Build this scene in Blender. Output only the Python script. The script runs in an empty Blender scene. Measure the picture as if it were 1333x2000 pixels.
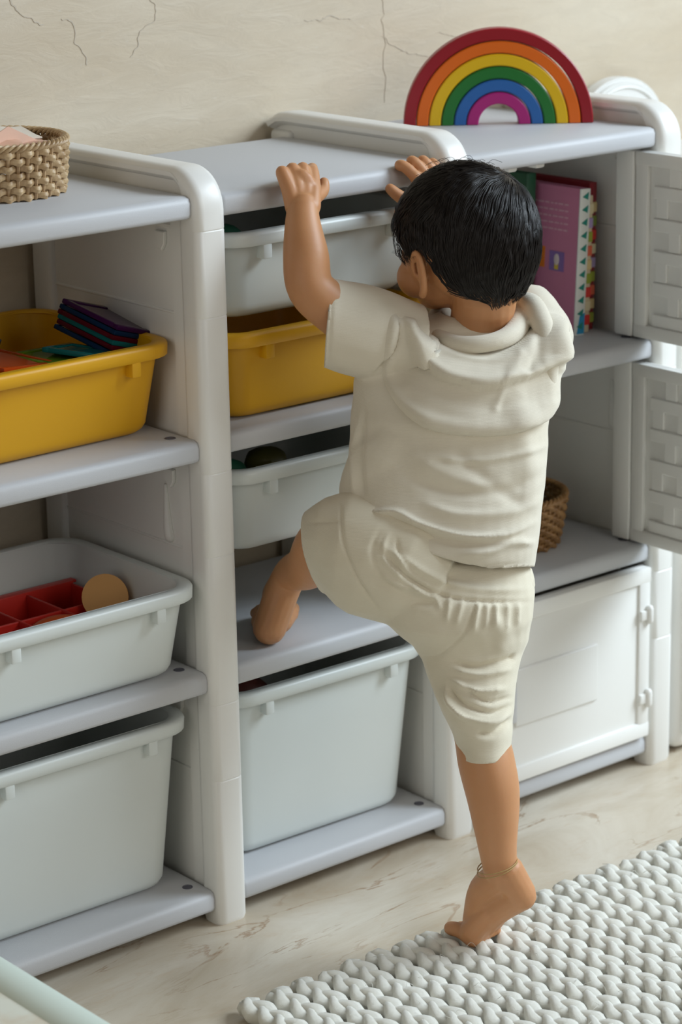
import bpy, bmesh, math, random
import numpy as np
from mathutils import Vector, Matrix, noise
random.seed(7)
SC = bpy.context.scene
COL = SC.collection
# ------------------------------------------------------------------ camera
CX, CY, CZ, YAW, PITCH, ROLL, FPX = -1.6597, -2.2345, 1.3335, .6957, -.2867, -.0189, 4950.28
_F = np.array([math.sin(YAW)*math.cos(PITCH), math.cos(YAW)*math.cos(PITCH), math.sin(PITCH)])
_R = np.array([math.cos(YAW), -math.sin(YAW), 0.]); _U = np.cross(_R, _F)
R2 = _R*math.cos(ROLL)+_U*math.sin(ROLL); U2 = -_R*math.sin(ROLL)+_U*math.cos(ROLL)
CAMP = np.array([CX, CY, CZ])
cd = bpy.data.cameras.new('camera'); cam = bpy.data.objects.new('camera', cd); COL.objects.link(cam)
cd.sensor_fit = 'HORIZONTAL'; cd.sensor_width = 24.0; cd.lens = 24.0*FPX/1333
M = Matrix.Identity(4)
for i in range(3):
    M[i][0] = R2[i]; M[i][1] = U2[i]; M[i][2] = -_F[i]; M[i][3] = CAMP[i]
cam.matrix_world = M
cd.dof.use_dof = True; cd.dof.focus_distance = 2.88; cd.dof.aperture_fstop = 5.6
cd.clip_start = .05
SC.camera = cam
# ------------------------------------------------------------------ world, light, exposure
SC.view_settings.view_transform = 'Standard'; SC.view_settings.look = 'None'
SC.view_settings.gamma = 1; SC.view_settings.exposure = 0.0
SC.view_settings.use_curve_mapping = False
w = bpy.data.worlds.new('world'); SC.world = w; w.use_nodes = True
bg = w.node_tree.nodes['Background']; bg.inputs[0].default_value = (1.0, .88, .74, 1); bg.inputs[1].default_value = .055
def area(name, loc, target, sx, sy, power, color):
    l = bpy.data.lights.new(name, 'AREA'); l.shape = 'RECTANGLE'; l.size = sx; l.size_y = sy
    l.energy = power; l.color = color
    o = bpy.data.objects.new(name, l); COL.objects.link(o); o.location = loc
    o.rotation_euler = (Vector(target)-Vector(loc)).to_track_quat('-Z', 'Y').to_euler()
    return o
wl = area('assumed_window_light', (2.8, -1.9, 2.5), (.75, -.8, .0), 2.0, 2.0, 64, (.78, .90, 1.0)); wl.data.spread = math.radians(95)  # unseen key lamp for window daylight assumed from the right; no window is built
area('front_fill', (.7, -3.9, 2.1), (.3, .1, .5), 2.4, 1.6, 33, (1.0, .96, .90))  # unseen fill light, added to brighten the surfaces facing the camera
area('left_fill', (-3.0, -1.3, 1.4), (.6, -.2, .6), 1.6, 1.6, 15, (1.0, .95, .87))  # added grazing fill from out of view, lifts the open doors' left faces

def at(u, v, y):
    d = _F+R2*(u-666.5)/FPX-U2*(v-1000)/FPX
    t = (y-CY)/d[1]; p = CAMP+d*t
    return Vector(p)
def px(co):
    d = np.asarray(co, float)-CAMP; z = d@_F
    return 666.5+FPX*(d@R2)/z, 1000-FPX*(d@U2)/z
VR = Vector(_R); VF = Vector((math.sin(YAW), math.cos(YAW), 0)); VZ = Vector((0, 0, 1))
# ------------------------------------------------------------------ materials
def newmat(name):
    m = bpy.data.materials.new(name); m.use_nodes = True
    nt = m.node_tree; b = nt.nodes['Principled BSDF']; return m, nt, b
def mixcol(nt, fac, a, b):
    n = nt.nodes.new('ShaderNodeMix'); n.data_type = 'RGBA'
    if isinstance(fac, float): n.inputs[0].default_value = fac
    else: nt.links.new(fac, n.inputs[0])
    for s, x in ((6, a), (7, b)):
        if isinstance(x, tuple): n.inputs[s].default_value = (*x, 1)
        else: nt.links.new(x, n.inputs[s])
    return n.outputs[2]
def texco(nt, scale=(1, 1, 1)):
    t = nt.nodes.new('ShaderNodeTexCoord'); mp = nt.nodes.new('ShaderNodeMapping'); mp.inputs[3].default_value = scale
    nt.links.new(t.outputs['Object'], mp.inputs[0]); return mp.outputs[0]
def noise_n(nt, vec, scale, detail=4, rough=.5, dist=0):
    n = nt.nodes.new('ShaderNodeTexNoise'); n.inputs['Scale'].default_value = scale
    n.inputs['Detail'].default_value = detail; n.inputs['Roughness'].default_value = rough; n.inputs['Distortion'].default_value = dist
    nt.links.new(vec, n.inputs['Vector']); return n.outputs['Fac']
def ramp(nt, fac, stops):
    r = nt.nodes.new('ShaderNodeValToRGB'); nt.links.new(fac, r.inputs[0])
    e = r.color_ramp.elements
    while len(e) < len(stops): e.new(.5)
    for i, (p, c) in enumerate(stops):
        e[i].position = p; e[i].color = (c, c, c, 1) if not isinstance(c, tuple) else (*c, 1)
    return r.outputs[0]
def bump(nt, b, h, strength, dist=.001):
    n = nt.nodes.new('ShaderNodeBump'); n.inputs['Strength'].default_value = strength; n.inputs['Distance'].default_value = dist
    nt.links.new(h, n.inputs['Height']); nt.links.new(n.outputs[0], b.inputs['Normal'])
def plastic(name, col, rough=.38, grain=0., sss=0., grain_scale=900, mottled=.04):
    m, nt, b = newmat(name)
    v = texco(nt)
    f = noise_n(nt, v, 6, 3)
    dark = tuple(c*(1-mottled) for c in col)
    nt.links.new(mixcol(nt, f, dark, col), b.inputs['Base Color'])
    b.inputs['Roughness'].default_value = rough
    if sss: b.inputs['Subsurface Weight'].default_value = sss; b.inputs['Subsurface Radius'].default_value = (.01, .01, .008)
    if grain: bump(nt, b, noise_n(nt, v, grain_scale, 2), grain, .0006)
    return m
WHITE = plastic('white_plastic', (.84, .835, .80), .36, .06)
BIN_WHITE = plastic('bin_white_plastic', (.70, .745, .725), .36, .03)
GREY = plastic('grey_plastic', (.54, .55, .57), .44, .35, grain_scale=1400)
YELLOW = plastic('yellow_plastic', (.72, .37, .003), .46, .05)
RED = plastic('red_plastic', (.62, .03, .02), .35)
def clear(name, col, alpha):
    m, nt, b = newmat(name); v = texco(nt)
    nt.links.new(mixcol(nt, noise_n(nt, v, 12, 2), tuple(c*.8 for c in col), col), b.inputs['Base Color'])
    b.inputs['Roughness'].default_value = .12; b.inputs['Transmission Weight'].default_value = alpha; b.inputs['IOR'].default_value = 1.2
    return m
T_ORANGE = clear('orange_translucent', (.62, .085, .01), .4); T_GREEN = clear('green_translucent', (.14, .26, .012), .4)
T_TEAL = clear('teal_translucent', (.012, .20, .20), .35); T_PURPLE = clear('purple_translucent', (.07, .012, .085), .3)
T_BLUE = clear('blue_translucent', (.008, .035, .10), .3); T_RED = clear('red_translucent', (.13, .006, .016), .3)
BLACK = plastic('black_plastic', (.02, .02, .025), .4)
DGREEN = plastic('dark_green_plastic', (.01, .09, .05), .5)
HOLE = plastic('screw_recess', (.12, .12, .15), .6)
def paint(name, c): return plastic(name, c, .42, .08, grain_scale=300)
# wall : cream stone slab with cloudy horizontal streaks
m, nt, b = newmat('cream_stone_wall'); v = texco(nt, (1, 1, 3.2))
f1 = noise_n(nt, v, 2.6, 8, .6, .6); f2 = noise_n(nt, v, 14, 8, .65, 1.2); 
c = mixcol(nt, ramp(nt, f1, [(.3, 0.), (.7, 1.)]), (.63, .53, .39), (.73, .645, .51))
c = mixcol(nt, ramp(nt, f2, [(.42, 0.), (.8, .35)]), c, (.54, .47, .37))
v3 = texco(nt, (1, 1, 4)); f3 = noise_n(nt, v3, 30, 6, .7, 2)
c = mixcol(nt, ramp(nt, f3, [(.62, 0.), (.72, .5)]), c, (.76, .73, .66))
nt.links.new(c, b.inputs['Base Color']); b.inputs['Roughness'].default_value = .45
bump(nt, b, f2, .35, .003); WALL = m
m, nt, b = newmat('wall_crack_vein'); v = texco(nt)
nt.links.new(mixcol(nt, noise_n(nt, v, 40, 3), (.52, .45, .36), (.68, .61, .50)), b.inputs['Base Color']); b.inputs['Roughness'].default_value = .8; CRACK = m
# floor: polished cream marble, thin brown veins along x
m, nt, b = newmat('cream_marble_floor')
v = texco(nt, (1, 2.6, 1)); f1 = noise_n(nt, v, 3.0, 8, .62, .8)
base = mixcol(nt, ramp(nt, f1, [(.3, 0.), (.68, 1.)]), (.46, .37, .26), (.66, .60, .50))
v2 = texco(nt, (.8, 3.4, 1)); n2 = noise_n(nt, v2, 3.2, 9, .55, .9)
mt = nt.nodes.new('ShaderNodeMath'); mt.operation = 'SUBTRACT'; nt.links.new(n2, mt.inputs[0]); mt.inputs[1].default_value = .5
ab = nt.nodes.new('ShaderNodeMath'); ab.operation = 'ABSOLUTE'; nt.links.new(mt.outputs[0], ab.inputs[0])
vein = ramp(nt, ab.outputs[0], [(0., 1.), (.010, 0.)])
f4 = noise_n(nt, texco(nt), 7, 3); msk = ramp(nt, f4, [(.42, 0.), (.6, 1.)])
mm = nt.nodes.new('ShaderNodeMath'); mm.operation = 'MULTIPLY'; nt.links.new(vein, mm.inputs[0]); nt.links.new(msk, mm.inputs[1])
m2 = nt.nodes.new('ShaderNodeMath'); m2.operation = 'MULTIPLY'; nt.links.new(mm.outputs[0], m2.inputs[0]); m2.inputs[1].default_value = .8
base = mixcol(nt, m2.outputs[0], base, (.30, .17, .08))
f5 = noise_n(nt, texco(nt, (1, 3, 1)), 16, 6, .7, 1.5)
base = mixcol(nt, ramp(nt, f5, [(.55, 0.), (.75, .45)]), base, (.52, .38, .25))
nt.links.new(base, b.inputs['Base Color']); b.inputs['Roughness'].default_value = .22; FLOOR = m
# wool
m, nt, b = newmat('cream_wool'); v = texco(nt)
f = noise_n(nt, v, 60, 4, .6); nt.links.new(mixcol(nt, f, (.78, .755, .66), (.90, .895, .83)), b.inputs['Base Color'])
b.inputs['Roughness'].default_value = .95; b.inputs['Sheen Weight'].default_value = .4
bump(nt, b, noise_n(nt, texco(nt, (1, .35, 1)), 700, 5, .75, 1.5), .8, .0012); WOOL = m
# cloth with a fine knit
def cloth(name, c0, c1):
    m, nt, b = newmat(name); v = texco(nt)
    f = noise_n(nt, v, 25, 4)
    nt.links.new(mixcol(nt, f, c0, c1), b.inputs['Base Color']); b.inputs['Roughness'].default_value = .92
    b.inputs['Sheen Weight'].default_value = .25
    wv = nt.nodes.new('ShaderNodeTexWave'); wv.bands_direction = 'Z'; wv.inputs['Scale'].default_value = 240; wv.inputs['Distortion'].default_value = 2.5
    wv.inputs['Detail'].default_value = 2; wv.inputs['Detail Scale'].default_value = 3
    nt.links.new(v, wv.inputs[0])
    mx = nt.nodes.new('ShaderNodeMath'); mx.operation = 'ADD'; nt.links.new(wv.outputs['Fac'], mx.inputs[0]); nt.links.new(noise_n(nt, v, 700, 3, .7), mx.inputs[1])
    bump(nt, b, mx.outputs[0], .2, .0005)
    return m
SHIRT = cloth('cream_cotton_knit', (.68, .625, .50), (.73, .68, .57))
SHORTS = cloth('cream_cotton_shorts', (.68, .62, .48), (.73, .675, .54))
m, nt, b = newmat('skin'); v = texco(nt)
f = noise_n(nt, v, 22, 4, .6)
nt.links.new(mixcol(nt, f, (.49, .23, .10), (.60, .30, .14)), b.inputs['Base Color']); b.inputs['Roughness'].default_value = .48
b.inputs['Subsurface Weight'].default_value = .25; b.inputs['Subsurface Radius'].default_value = (.008, .003, .0015); b.inputs['Subsurface Scale'].default_value = 1.
bump(nt, b, noise_n(nt, v, 500, 3, .6), .15, .0006); SKIN = m
m, nt, b = newmat('dark_hair'); v = texco(nt)
nt.links.new(mixcol(nt, noise_n(nt, v, 30, 4), (.006, .0045, .004), (.014, .0105, .009)), b.inputs['Base Color'])
b.inputs['Roughness'].default_value = .38; b.inputs['Specular IOR Level'].default_value = .25; HAIR = m
def cane(name, c0, c1):
    m, nt, b = newmat(name); v = texco(nt)
    nt.links.new(mixcol(nt, ramp(nt, noise_n(nt, v, 70, 4, .7), [(.3, 0.), (.7, 1.)]), c0, c1), b.inputs['Base Color']); b.inputs['Roughness'].default_value = .45
    bump(nt, b, noise_n(nt, texco(nt, (1, 1, 6)), 220, 2), .3, .0008); return m
CANE = cane('pale_cane', (.33, .20, .09), (.66, .49, .28)); CANE2 = cane('brown_cane', (.20, .095, .03), (.46, .26, .10))
CANE_D = cane('dark_cane', (.30, .185, .09), (.52, .36, .20))
PEACH = paint('peach_felt', (.72, .43, .30)); PAPER = paint('white_felt', (.80, .72, .62))
m, nt, b = newmat('cream_cushion'); v = texco(nt)
nt.links.new(mixcol(nt, ramp(nt, noise_n(nt, v, 9, 4, .6), [(.4, 0.), (.62, 1.)]), (.60, .47, .33), (.70, .70, .60)), b.inputs['Base Color']); b.inputs['Roughness'].default_value = .7
CUSH = m; CUSH_E = paint('pale_piping', (.66, .74, .66))
# ------------------------------------------------------------------ object helpers
def link(name, me, mat, parent=None, smooth=True, auto=None):
    o = bpy.data.objects.new(name, me); COL.objects.link(o)
    if mat is not None: me.materials.append(mat)
    if smooth and len(me.polygons): me.polygons.foreach_set('use_smooth', [True]*len(me.polygons))
    if auto:
        try: me.set_sharp_from_angle(angle=math.radians(auto))
        except Exception: pass
    if parent is not None: o.parent = parent; o.matrix_parent_inverse = Matrix.Translation(-Vector(parent.location)) if parent.type == 'EMPTY' and not any(parent.rotation_euler) else Matrix.Identity(4)
    return o
def obj(name, bm, mat, parent=None, smooth=True, auto=35):
    me = bpy.data.meshes.new(name); bmesh.ops.recalc_face_normals(bm, faces=bm.faces[:]); bm.to_mesh(me); bm.free(); return link(name, me, mat, parent, smooth, auto)
def tag(o, label, cat, group=None):
    o['label'] = label; o['category'] = cat
    if group: o['group'] = group
    return o
def thing(name, label, cat, loc=(0, 0, 0), group=None):
    o = bpy.data.objects.new(name, None); COL.objects.link(o); o.location = loc; o.empty_display_size = .05
    return tag(o, label, cat, group)
def struct(o): o['kind'] = 'structure'; return o
def box(bm, x0, x1, y0, y1, z0, z1, bev=0, seg=2, mat=None):
    vs = [bm.verts.new((x, y, z)) for x in (x0, x1) for y in (y0, y1) for z in (z0, z1)]
    q = [(0, 1, 3, 2), (4, 6, 7, 5), (0, 4, 5, 1), (2, 3, 7, 6), (0, 2, 6, 4), (1, 5, 7, 3)]
    fs = [bm.faces.new([vs[i] for i in f]) for f in q]
    bmesh.ops.recalc_face_normals(bm, faces=fs)
    if mat is not None:
        for vv in vs: vv.co = mat @ vv.co
    if bev:
        es = list({e for f in fs for e in f.edges})
        bmesh.ops.bevel(bm, geom=es, offset=bev, segments=seg, affect='EDGES', profile=.5)
def loft(bm, rings, cap=True, close=True):
    R = [[bm.verts.new(p) for p in r] for r in rings]; n = len(R[0])
    for a, b_ in zip(R, R[1:]):
        for i in range(n if close else n-1):
            j = (i+1) % n; bm.faces.new((a[i], a[j], b_[j], b_[i]))
    if cap: bm.faces.new(list(reversed(R[0]))); bm.faces.new(R[-1])
def catmull(pts, k=6):
    P = [np.asarray(p, float) for p in pts]; P = [2*P[0]-P[1]]+P+[2*P[-1]-P[-2]]; out = []
    for i in range(1, len(P)-2):
        for j in range(k):
            t = j/k; a, b_, c_, d = P[i-1:i+3]
            out.append(.5*((2*b_)+(-a+c_)*t+(2*a-5*b_+4*c_-d)*t*t+(-a+3*b_-3*c_+d)*t**3))
    out.append(P[-2]); return out
def tube(bm, pts, rad, n=12, k=5, round_ends=True, flat=None):
    """pts list of points, rad per point (or scalar); smooth spline; rounded closed ends"""
    if not hasattr(rad, '__len__'): rad = [rad]*len(pts)
    if k > 1: C = catmull([list(p)+[r] for p, r in zip(pts, rad)], k)
    else: C = [np.array(list(p)+[r], float) for p, r in zip(pts, rad)]
    P = [Vector(c_[:3]) for c_ in C]; R = [float(c_[3]) for c_ in C]
    rings = []; up = None
    T = [(P[min(i+1, len(P)-1)]-P[max(i-1, 0)]).normalized() for i in range(len(P))]
    fr = []
    for i, t in enumerate(T):
        if up is None:
            up = Vector((0, 0, 1)) if abs(t.z) < .9 else Vector((1, 0, 0))
        a = t.cross(up).normalized(); up = a.cross(t).normalized(); fr.append((a, up.copy()))
    def ring(c_, r, a, u):
        f = flat if flat else 1
        return [c_+a*math.cos(2*math.pi*i/n)*r+u*math.sin(2*math.pi*i/n)*r*f for i in range(n)]
    if round_ends:
        for q in (80, 60, 35): 
            q = math.radians(q); rings.append(ring(P[0]-T[0]*R[0]*math.sin(q), R[0]*math.cos(q), *fr[0]))
    for p, r, f in zip(P, R, fr): rings.append(ring(p, r, *f))
    if round_ends:
        for q in (35, 60, 80):
            q = math.radians(q); rings.append(ring(P[-1]+T[-1]*R[-1]*math.sin(q), R[-1]*math.cos(q), *fr[-1]))
    loft(bm, rings)
def ellipsoid(bm, c_, r, mat=None, seg=20):
    M4 = Matrix.Translation(c_) @ (mat.to_4x4() if mat is not None else Matrix.Identity(4)) @ Matrix.Diagonal((*r, 1))
    bmesh.ops.create_uvsphere(bm, u_segments=seg, v_segments=seg//2, radius=1, matrix=M4)
def rrect(cx, y0, y1, hx, r, z, n=6):
    """rounded rectangle ring"""
    pts = []
    for (sx, yy, a0) in ((1, y0, -90), (1, y1, 0), (-1, y1, 90), (-1, y0, 180)):
        ccx = cx+sx*(hx-r); ccy = yy+(r if yy == y0 else -r)
        for i in range(n+1):
            a = math.radians(a0+90*i/n); pts.append((ccx+r*math.cos(a), ccy+r*math.sin(a), z))
    return pts
def remesh(bm, vox, smooth=2, name='m'):
    me = bpy.data.meshes.new(name); bmesh.ops.recalc_face_normals(bm, faces=bm.faces); bm.to_mesh(me); bm.free()
    o = bpy.data.objects.new(name, me); COL.objects.link(o)
    r = o.modifiers.new('r', 'REMESH'); r.mode = 'VOXEL'; r.voxel_size = vox
    if smooth: s = o.modifiers.new('s', 'SMOOTH'); s.iterations = smooth; s.factor = .5
    dg = bpy.context.evaluated_depsgraph_get(); e = o.evaluated_get(dg)
    out = bpy.data.meshes.new_from_object(e); bpy.data.objects.remove(o); return out
def cut(me, bm_cut):
    cm = bpy.data.meshes.new('c'); bmesh.ops.recalc_face_normals(bm_cut, faces=bm_cut.faces); bm_cut.to_mesh(cm); bm_cut.free()
    co = bpy.data.objects.new('c', cm); o = bpy.data.objects.new('o', me); COL.objects.link(co); COL.objects.link(o)
    b_ = o.modifiers.new('b', 'BOOLEAN'); b_.operation = 'DIFFERENCE'; b_.object = co; b_.solver = 'EXACT'
    dg = bpy.context.evaluated_depsgraph_get(); out = bpy.data.meshes.new_from_object(o.evaluated_get(dg))
    bpy.data.objects.remove(o); bpy.data.objects.remove(co); return out
# ------------------------------------------------------------------ setting
Z1, Z2, Z3, Z4, TH = .88, .6009, .3206, .0435, .0259
T, W = .0427, .3307
XA, XB, XC, XL = 0., T+W, 2*T+2*W, -(T+W)     # left faces of the side panels
bm = bmesh.new(); box(bm, -3.2, 3.6, -4.2, .46, -.06, 0); struct(obj('floor', bm, FLOOR, None, False))
bm = bmesh.new(); box(bm, -3.2, 3.6, .345, .46, 0, 2.6); wall = struct(obj('wall_back', bm, WALL, None, False))
def crack(pts, wd=.0026):
    bm = bmesh.new(); P = [at(u, v, .3445) for u, v in pts]; C = catmull(P, 9)
    L = []
    for i, p in enumerate(C):
        t = (C[min(i+1, len(C)-1)]-C[max(i-1, 0)]); t /= np.linalg.norm(t)+1e-9
        nrm = np.array([t[2], 0, -t[0]]); ww = wd*(.35+.65*abs(noise.noise(Vector(p)*37)))*(1 if 0 < i < len(C)-1 else .1)
        p = p+nrm*.004*noise.noise(Vector(p)*60)+nrm*.003*noise.noise(Vector(p)*170)
        L.append([tuple(p+nrm*ww/2), tuple(p-nrm*ww/2)])
    prev = None
    for a, b_ in L:
        va = [bm.verts.new((a[0], .3444, a[2])), bm.verts.new((b_[0], .3444, b_[2])), bm.verts.new((a[0], .3452, a[2])), bm.verts.new((b_[0], .3452, b_[2]))]
        if prev:
            for i, j in ((0, 1), (2, 0), (1, 3)): bm.faces.new((prev[i], prev[j], va[j], va[i]))
        prev = va
    obj('stone_crack', bm, CRACK, wall, False)
crack([(20, -10), (35, 20), (60, 38), (85, 52)]); crack([(120, 36), (140, 50), (150, 80), (165, 110), (168, 128)])
crack([(285, -20), (302, 10), (300, 38), (275, 62), (268, 88), (252, 110)]); crack([(595, 42), (620, 38), (650, 33), (690, 36)], .002)
crack([(745, 72), (775, 90), (805, 104), (842, 108)], .0015); crack([(855, 62), (895, 72), (930, 76)], .0012)
crack([(747, -20), (749, 60), (753, 200)], .0006)
# ------------------------------------------------------------------ storage rack
rack = thing('storage_rack', 'white and grey plastic three-bay toy storage rack standing against the stone wall', 'storage rack', (.2, .16, 0))
ZT = .909
def arc_profile(y0, y1, z0, z1, r, n=10, rb=.012):
    """side silhouette (y,z): front-bottom, up, round top-front corner, back"""
    p = [(y1, z0), (y0+rb, z0)]
    p += [(y0+rb-rb*math.sin(math.radians(a)), z0+rb-rb*math.cos(math.radians(a))) for a in (30, 60, 90)]
    p += [(y0+r-r*math.cos(math.radians(90*i/n)), z1-r+r*math.sin(math.radians(90*i/n))) for i in range(n+1)]
    q = .02
    p += [(y1-q+q*math.sin(math.radians(90*i/4)), z1-q*.7+q*.7*math.cos(math.radians(90*i/4))) for i in range(5)]
    return p
def prism_x(bm, prof, x0, x1, bev, seg=3):
    a = [bm.verts.new((x0, y, z)) for y, z in prof]; b_ = [bm.verts.new((x1, y, z)) for y, z in prof]; n = len(prof)
    fs = [bm.faces.new(a), bm.faces.new(list(reversed(b_)))]
    for i in range(n): j = (i+1) % n; fs.append(bm.faces.new((a[j], a[i], b_[i], b_[j])))
    bmesh.ops.recalc_face_normals(bm, faces=fs)
    if bev:
        es = {e for f in fs[:2] for e in f.edges}
        bmesh.ops.bevel(bm, geom=list(es), offset=bev, segments=seg, affect='EDGES', profile=.5, clamp_overlap=True)
def side_panel(x):
    bm = bmesh.new(); t = T
    # rim: thick post running up the front, over the top; web is thinner
    yf, yb = -.0085, .335; rw = .040
    outer = arc_profile(yf, yb, 0, ZT, .05)
    inner_r = .028
    yi, zi = yf+rw, ZT-.022
    # front post + top rail as one swept section
    path = [(yf+rw/2, .004)]+[(yf+rw/2, z) for z in (.3, .6, .84)]
    pts = []
    def ring(yc, zc, ty, tz, wd):
        # section perpendicular to the path: width wd in the plane, T across x, rounded
        ny, nz = -tz, ty
        out = []
        r = .011
        for (sx, sn, a0) in ((1, -1, -90), (1, 1, 0), (-1, 1, 90), (-1, -1, 180)):
            cx_ = x+t/2+sx*(t/2-r); cn = sn*(wd/2-r)
            for i in range(5):
                a = math.radians(a0+90*i/4); X = cx_+r*math.cos(a); nn = cn+r*math.sin(a)
                out.append((X, yc+ny*nn, zc+nz*nn))
        return out
    R = .048; rings = []
    w0 = rw; w1 = .017
    yc0 = yf+w0/2; zc1 = ZT-w1/2
    zs = [.0, .006]
    steps = sorted([Z1-TH-.014, .742, Z2-TH-.014, .462, Z3-TH-.014, .185])
    for z in steps: zs += [z-.0012, z, z+.0012]
    for z in sorted(zs): rings.append((yc0, z, 0, 1, w0*(.86 if z == 0 else (.955 if z in steps else 1))))
    zc = ZT-R
    for i in range(0, 11):
        a = math.radians(90*i/10); wd = w0+(w1-w0)*i/10
        yy = yf+R-(R-wd/2)*math.cos(a); zz = zc+(R-wd/2)*math.sin(a)
        rings.append((yy, zz, math.sin(a), math.cos(a), wd))
    rings.append((.3, zc1, 1, 0, w1)); rings.append((.318, zc1-.002, 1, -.2, w1)); rings.append((.335, zc1-.010, .8, -.6, w1*.9))
    loft(bm, [ring(*r) for r in rings])
    # web
    box(bm, x+.010, x+t-.010, .015, .335, .012, ZT-.010, .002, 1)
    # rear post
    box(bm, x+.003, x+t-.003, .292, .335, 0, .885, .007, 3)
    # shallow collars where the stacked side modules meet
    for z in steps[1:]:
        pass
    for z in (Z1-TH-.012, Z2-TH-.012, Z3-TH-.012):
        box(bm, x+.0075, x+t-.0075, .02, .30, z-.006, z, .0015, 1)
    for z in (.742, .462, .185):
        box(bm, x+.0085, x+t-.0085, .02, .30, z-.0035, z, .001, 1)
    # vertical rib beside the post
    for xx in (x+.0065, x+t-.0065-.004): box(bm, xx, xx+.004, .03, .052, .02, Z1-TH, .0015, 1)
    o = obj('side_panel', bm, WHITE, rack)
    # small moulded stops
    for z in (Z1-TH-.022, Z2-TH-.022, Z3-TH-.022):
        for s in (-1, 1):
            bm = bmesh.new(); xc = x+.010 if s < 0 else x+t-.010
            pr = [(.062, z), (.080, z), (.080, z-.012), (.076, z-.020), (.069, z-.022), (.063, z-.014)]
            prism_x(bm, pr, min(xc, xc+s*.005), max(xc, xc+s*.005), .001, 1); obj('runner_stop', bm, WHITE, o)
    for z in (.500,):
        bm = bmesh.new(); tube(bm, [(x+.009, .078, z-.03), (x+.0085, .080, z-.015), (x+.009, .083, z+.03)], [.008, .0065, .0025], 10, 4, flat=.8); obj('hook_slot', bm, WHITE, o)
    for z in (.10, .15):
        pass
    bm = bmesh.new(); box(bm, x+.0062, x+.0085, .030, .036, .165, .215, .0008, 1); obj('slot_cover', bm, WHITE, o)
for x in (XL, XA, XB, XC): side_panel(x)
def board(x0, x1, z, caps=True, dz=0.):
    z += dz
    bm = bmesh.new()
    yb = .3
    r = .010
    # rounded board with slightly lipped front, built from a section
    prof = [(yb, z-TH), (.006, z-TH), (.0015, z-TH+.002), (.0, z-TH+.006), (.0, z-.008), (.0025, z-.0025), (.009, z), (yb, z)]
    a = bm; n = len(prof)
    xs = [x0, x0+.0015, x0+.006, x1-.006, x1-.0015, x1]; ins = [.006, .002, 0, 0, .002, .006]
    rings = []
    for X, i_ in zip(xs, ins):
        cy, cz = .15, z-TH/2
        rings.append([(X, y+(i_ if y < .1 else 0), cz+(zz-cz)*(1-i_*14)) for y, zz in prof])
    loft(bm, rings); o = obj('shelf_board', bm, GREY, rack, True, 50)
    for X in ((x0+.018, x1-.018) if caps else ()):
        bm = bmesh.new(); rr = [[(X+.0052*math.cos(2*math.pi*i/16)*s, .034+.0052*math.sin(2*math.pi*i/16)*s, z+h) for i in range(16)] for s, h in ((1.25, .0001), (1.2, .0007), (1, .0007), (.95, .0002))]
        loft(bm, rr); obj('screw_cap', bm, HOLE, o)
bays = [(XL+T, XA), (XA+T, XB), (XB+T, XC)]
for bi, (x0, x1) in enumerate(bays):
    for z, d in ((Z1, -.002 if bi == 1 else 0), (Z2, .003 if bi == 1 else (.001 if bi == 2 else 0)), (Z3, .0015 if bi == 2 else 0), (Z4, .001 if bi == 1 else 0)):
        board(x0-.001, x1+.001, z, z != Z1, d)
# closed bottom door of the right bay
x0, x1 = XB+T+.004, XC-.004
bm = bmesh.new(); box(bm, x0, x1, -.004, .012, Z4+.004, Z3-TH-.004, .004, 3)
xi0, xi1, zi0, zi1 = x0+.034, x1-.034, Z4+.034, Z3-TH-.030
for a_ in ((x0+.008, x1-.030, zi1+.004, Z3-TH-.010), ):
    pass
def framebox(bm, X0, X1, Zb, Zt, wd, y0, y1, bev=.0015):
    box(bm, X0, X1, y0, y1, Zt-wd, Zt, bev, 2); box(bm, X0, X1, y0, y1, Zb, Zb+wd, bev, 2)
    box(bm, X0+.0005, X0+wd, y0+.0006, y1-.0005, Zb+wd*.5, Zt-wd*.5, bev, 2); box(bm, X1-wd, X1-.0005, y0+.0006, y1-.0005, Zb+wd*.5, Zt-wd*.5, bev, 2)
framebox(bm, x0, x1, Z4+.004, Z3-TH-.004, .022, -.0085, .0, .003)
door = obj('lower_door', bm, WHITE, rack)
bm = bmesh.new(); box(bm, x0+.07, x1-.10, -.0075, -.002, .125, .205, .0025, 3); obj('raised_panel', bm, WHITE, door)
bm = bmesh.new(); box(bm, x0+.052, x0+.066, -.016, -.002, .135, .185, .004, 3); obj('handle', bm, plastic('handle_grey', (.62, .62, .62), .4), door)
for z in (.105, .225):
    bm = bmesh.new(); tube(bm, [(x1-.006, -.011, z-.008), (x1-.006, -.011, z+.008)], .0055, 12, 1); box(bm, x1-.022, x1-.006, -.012, -.006, z-.007, z+.007, .002, 2); obj('hinge', bm, WHITE, door)
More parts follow.
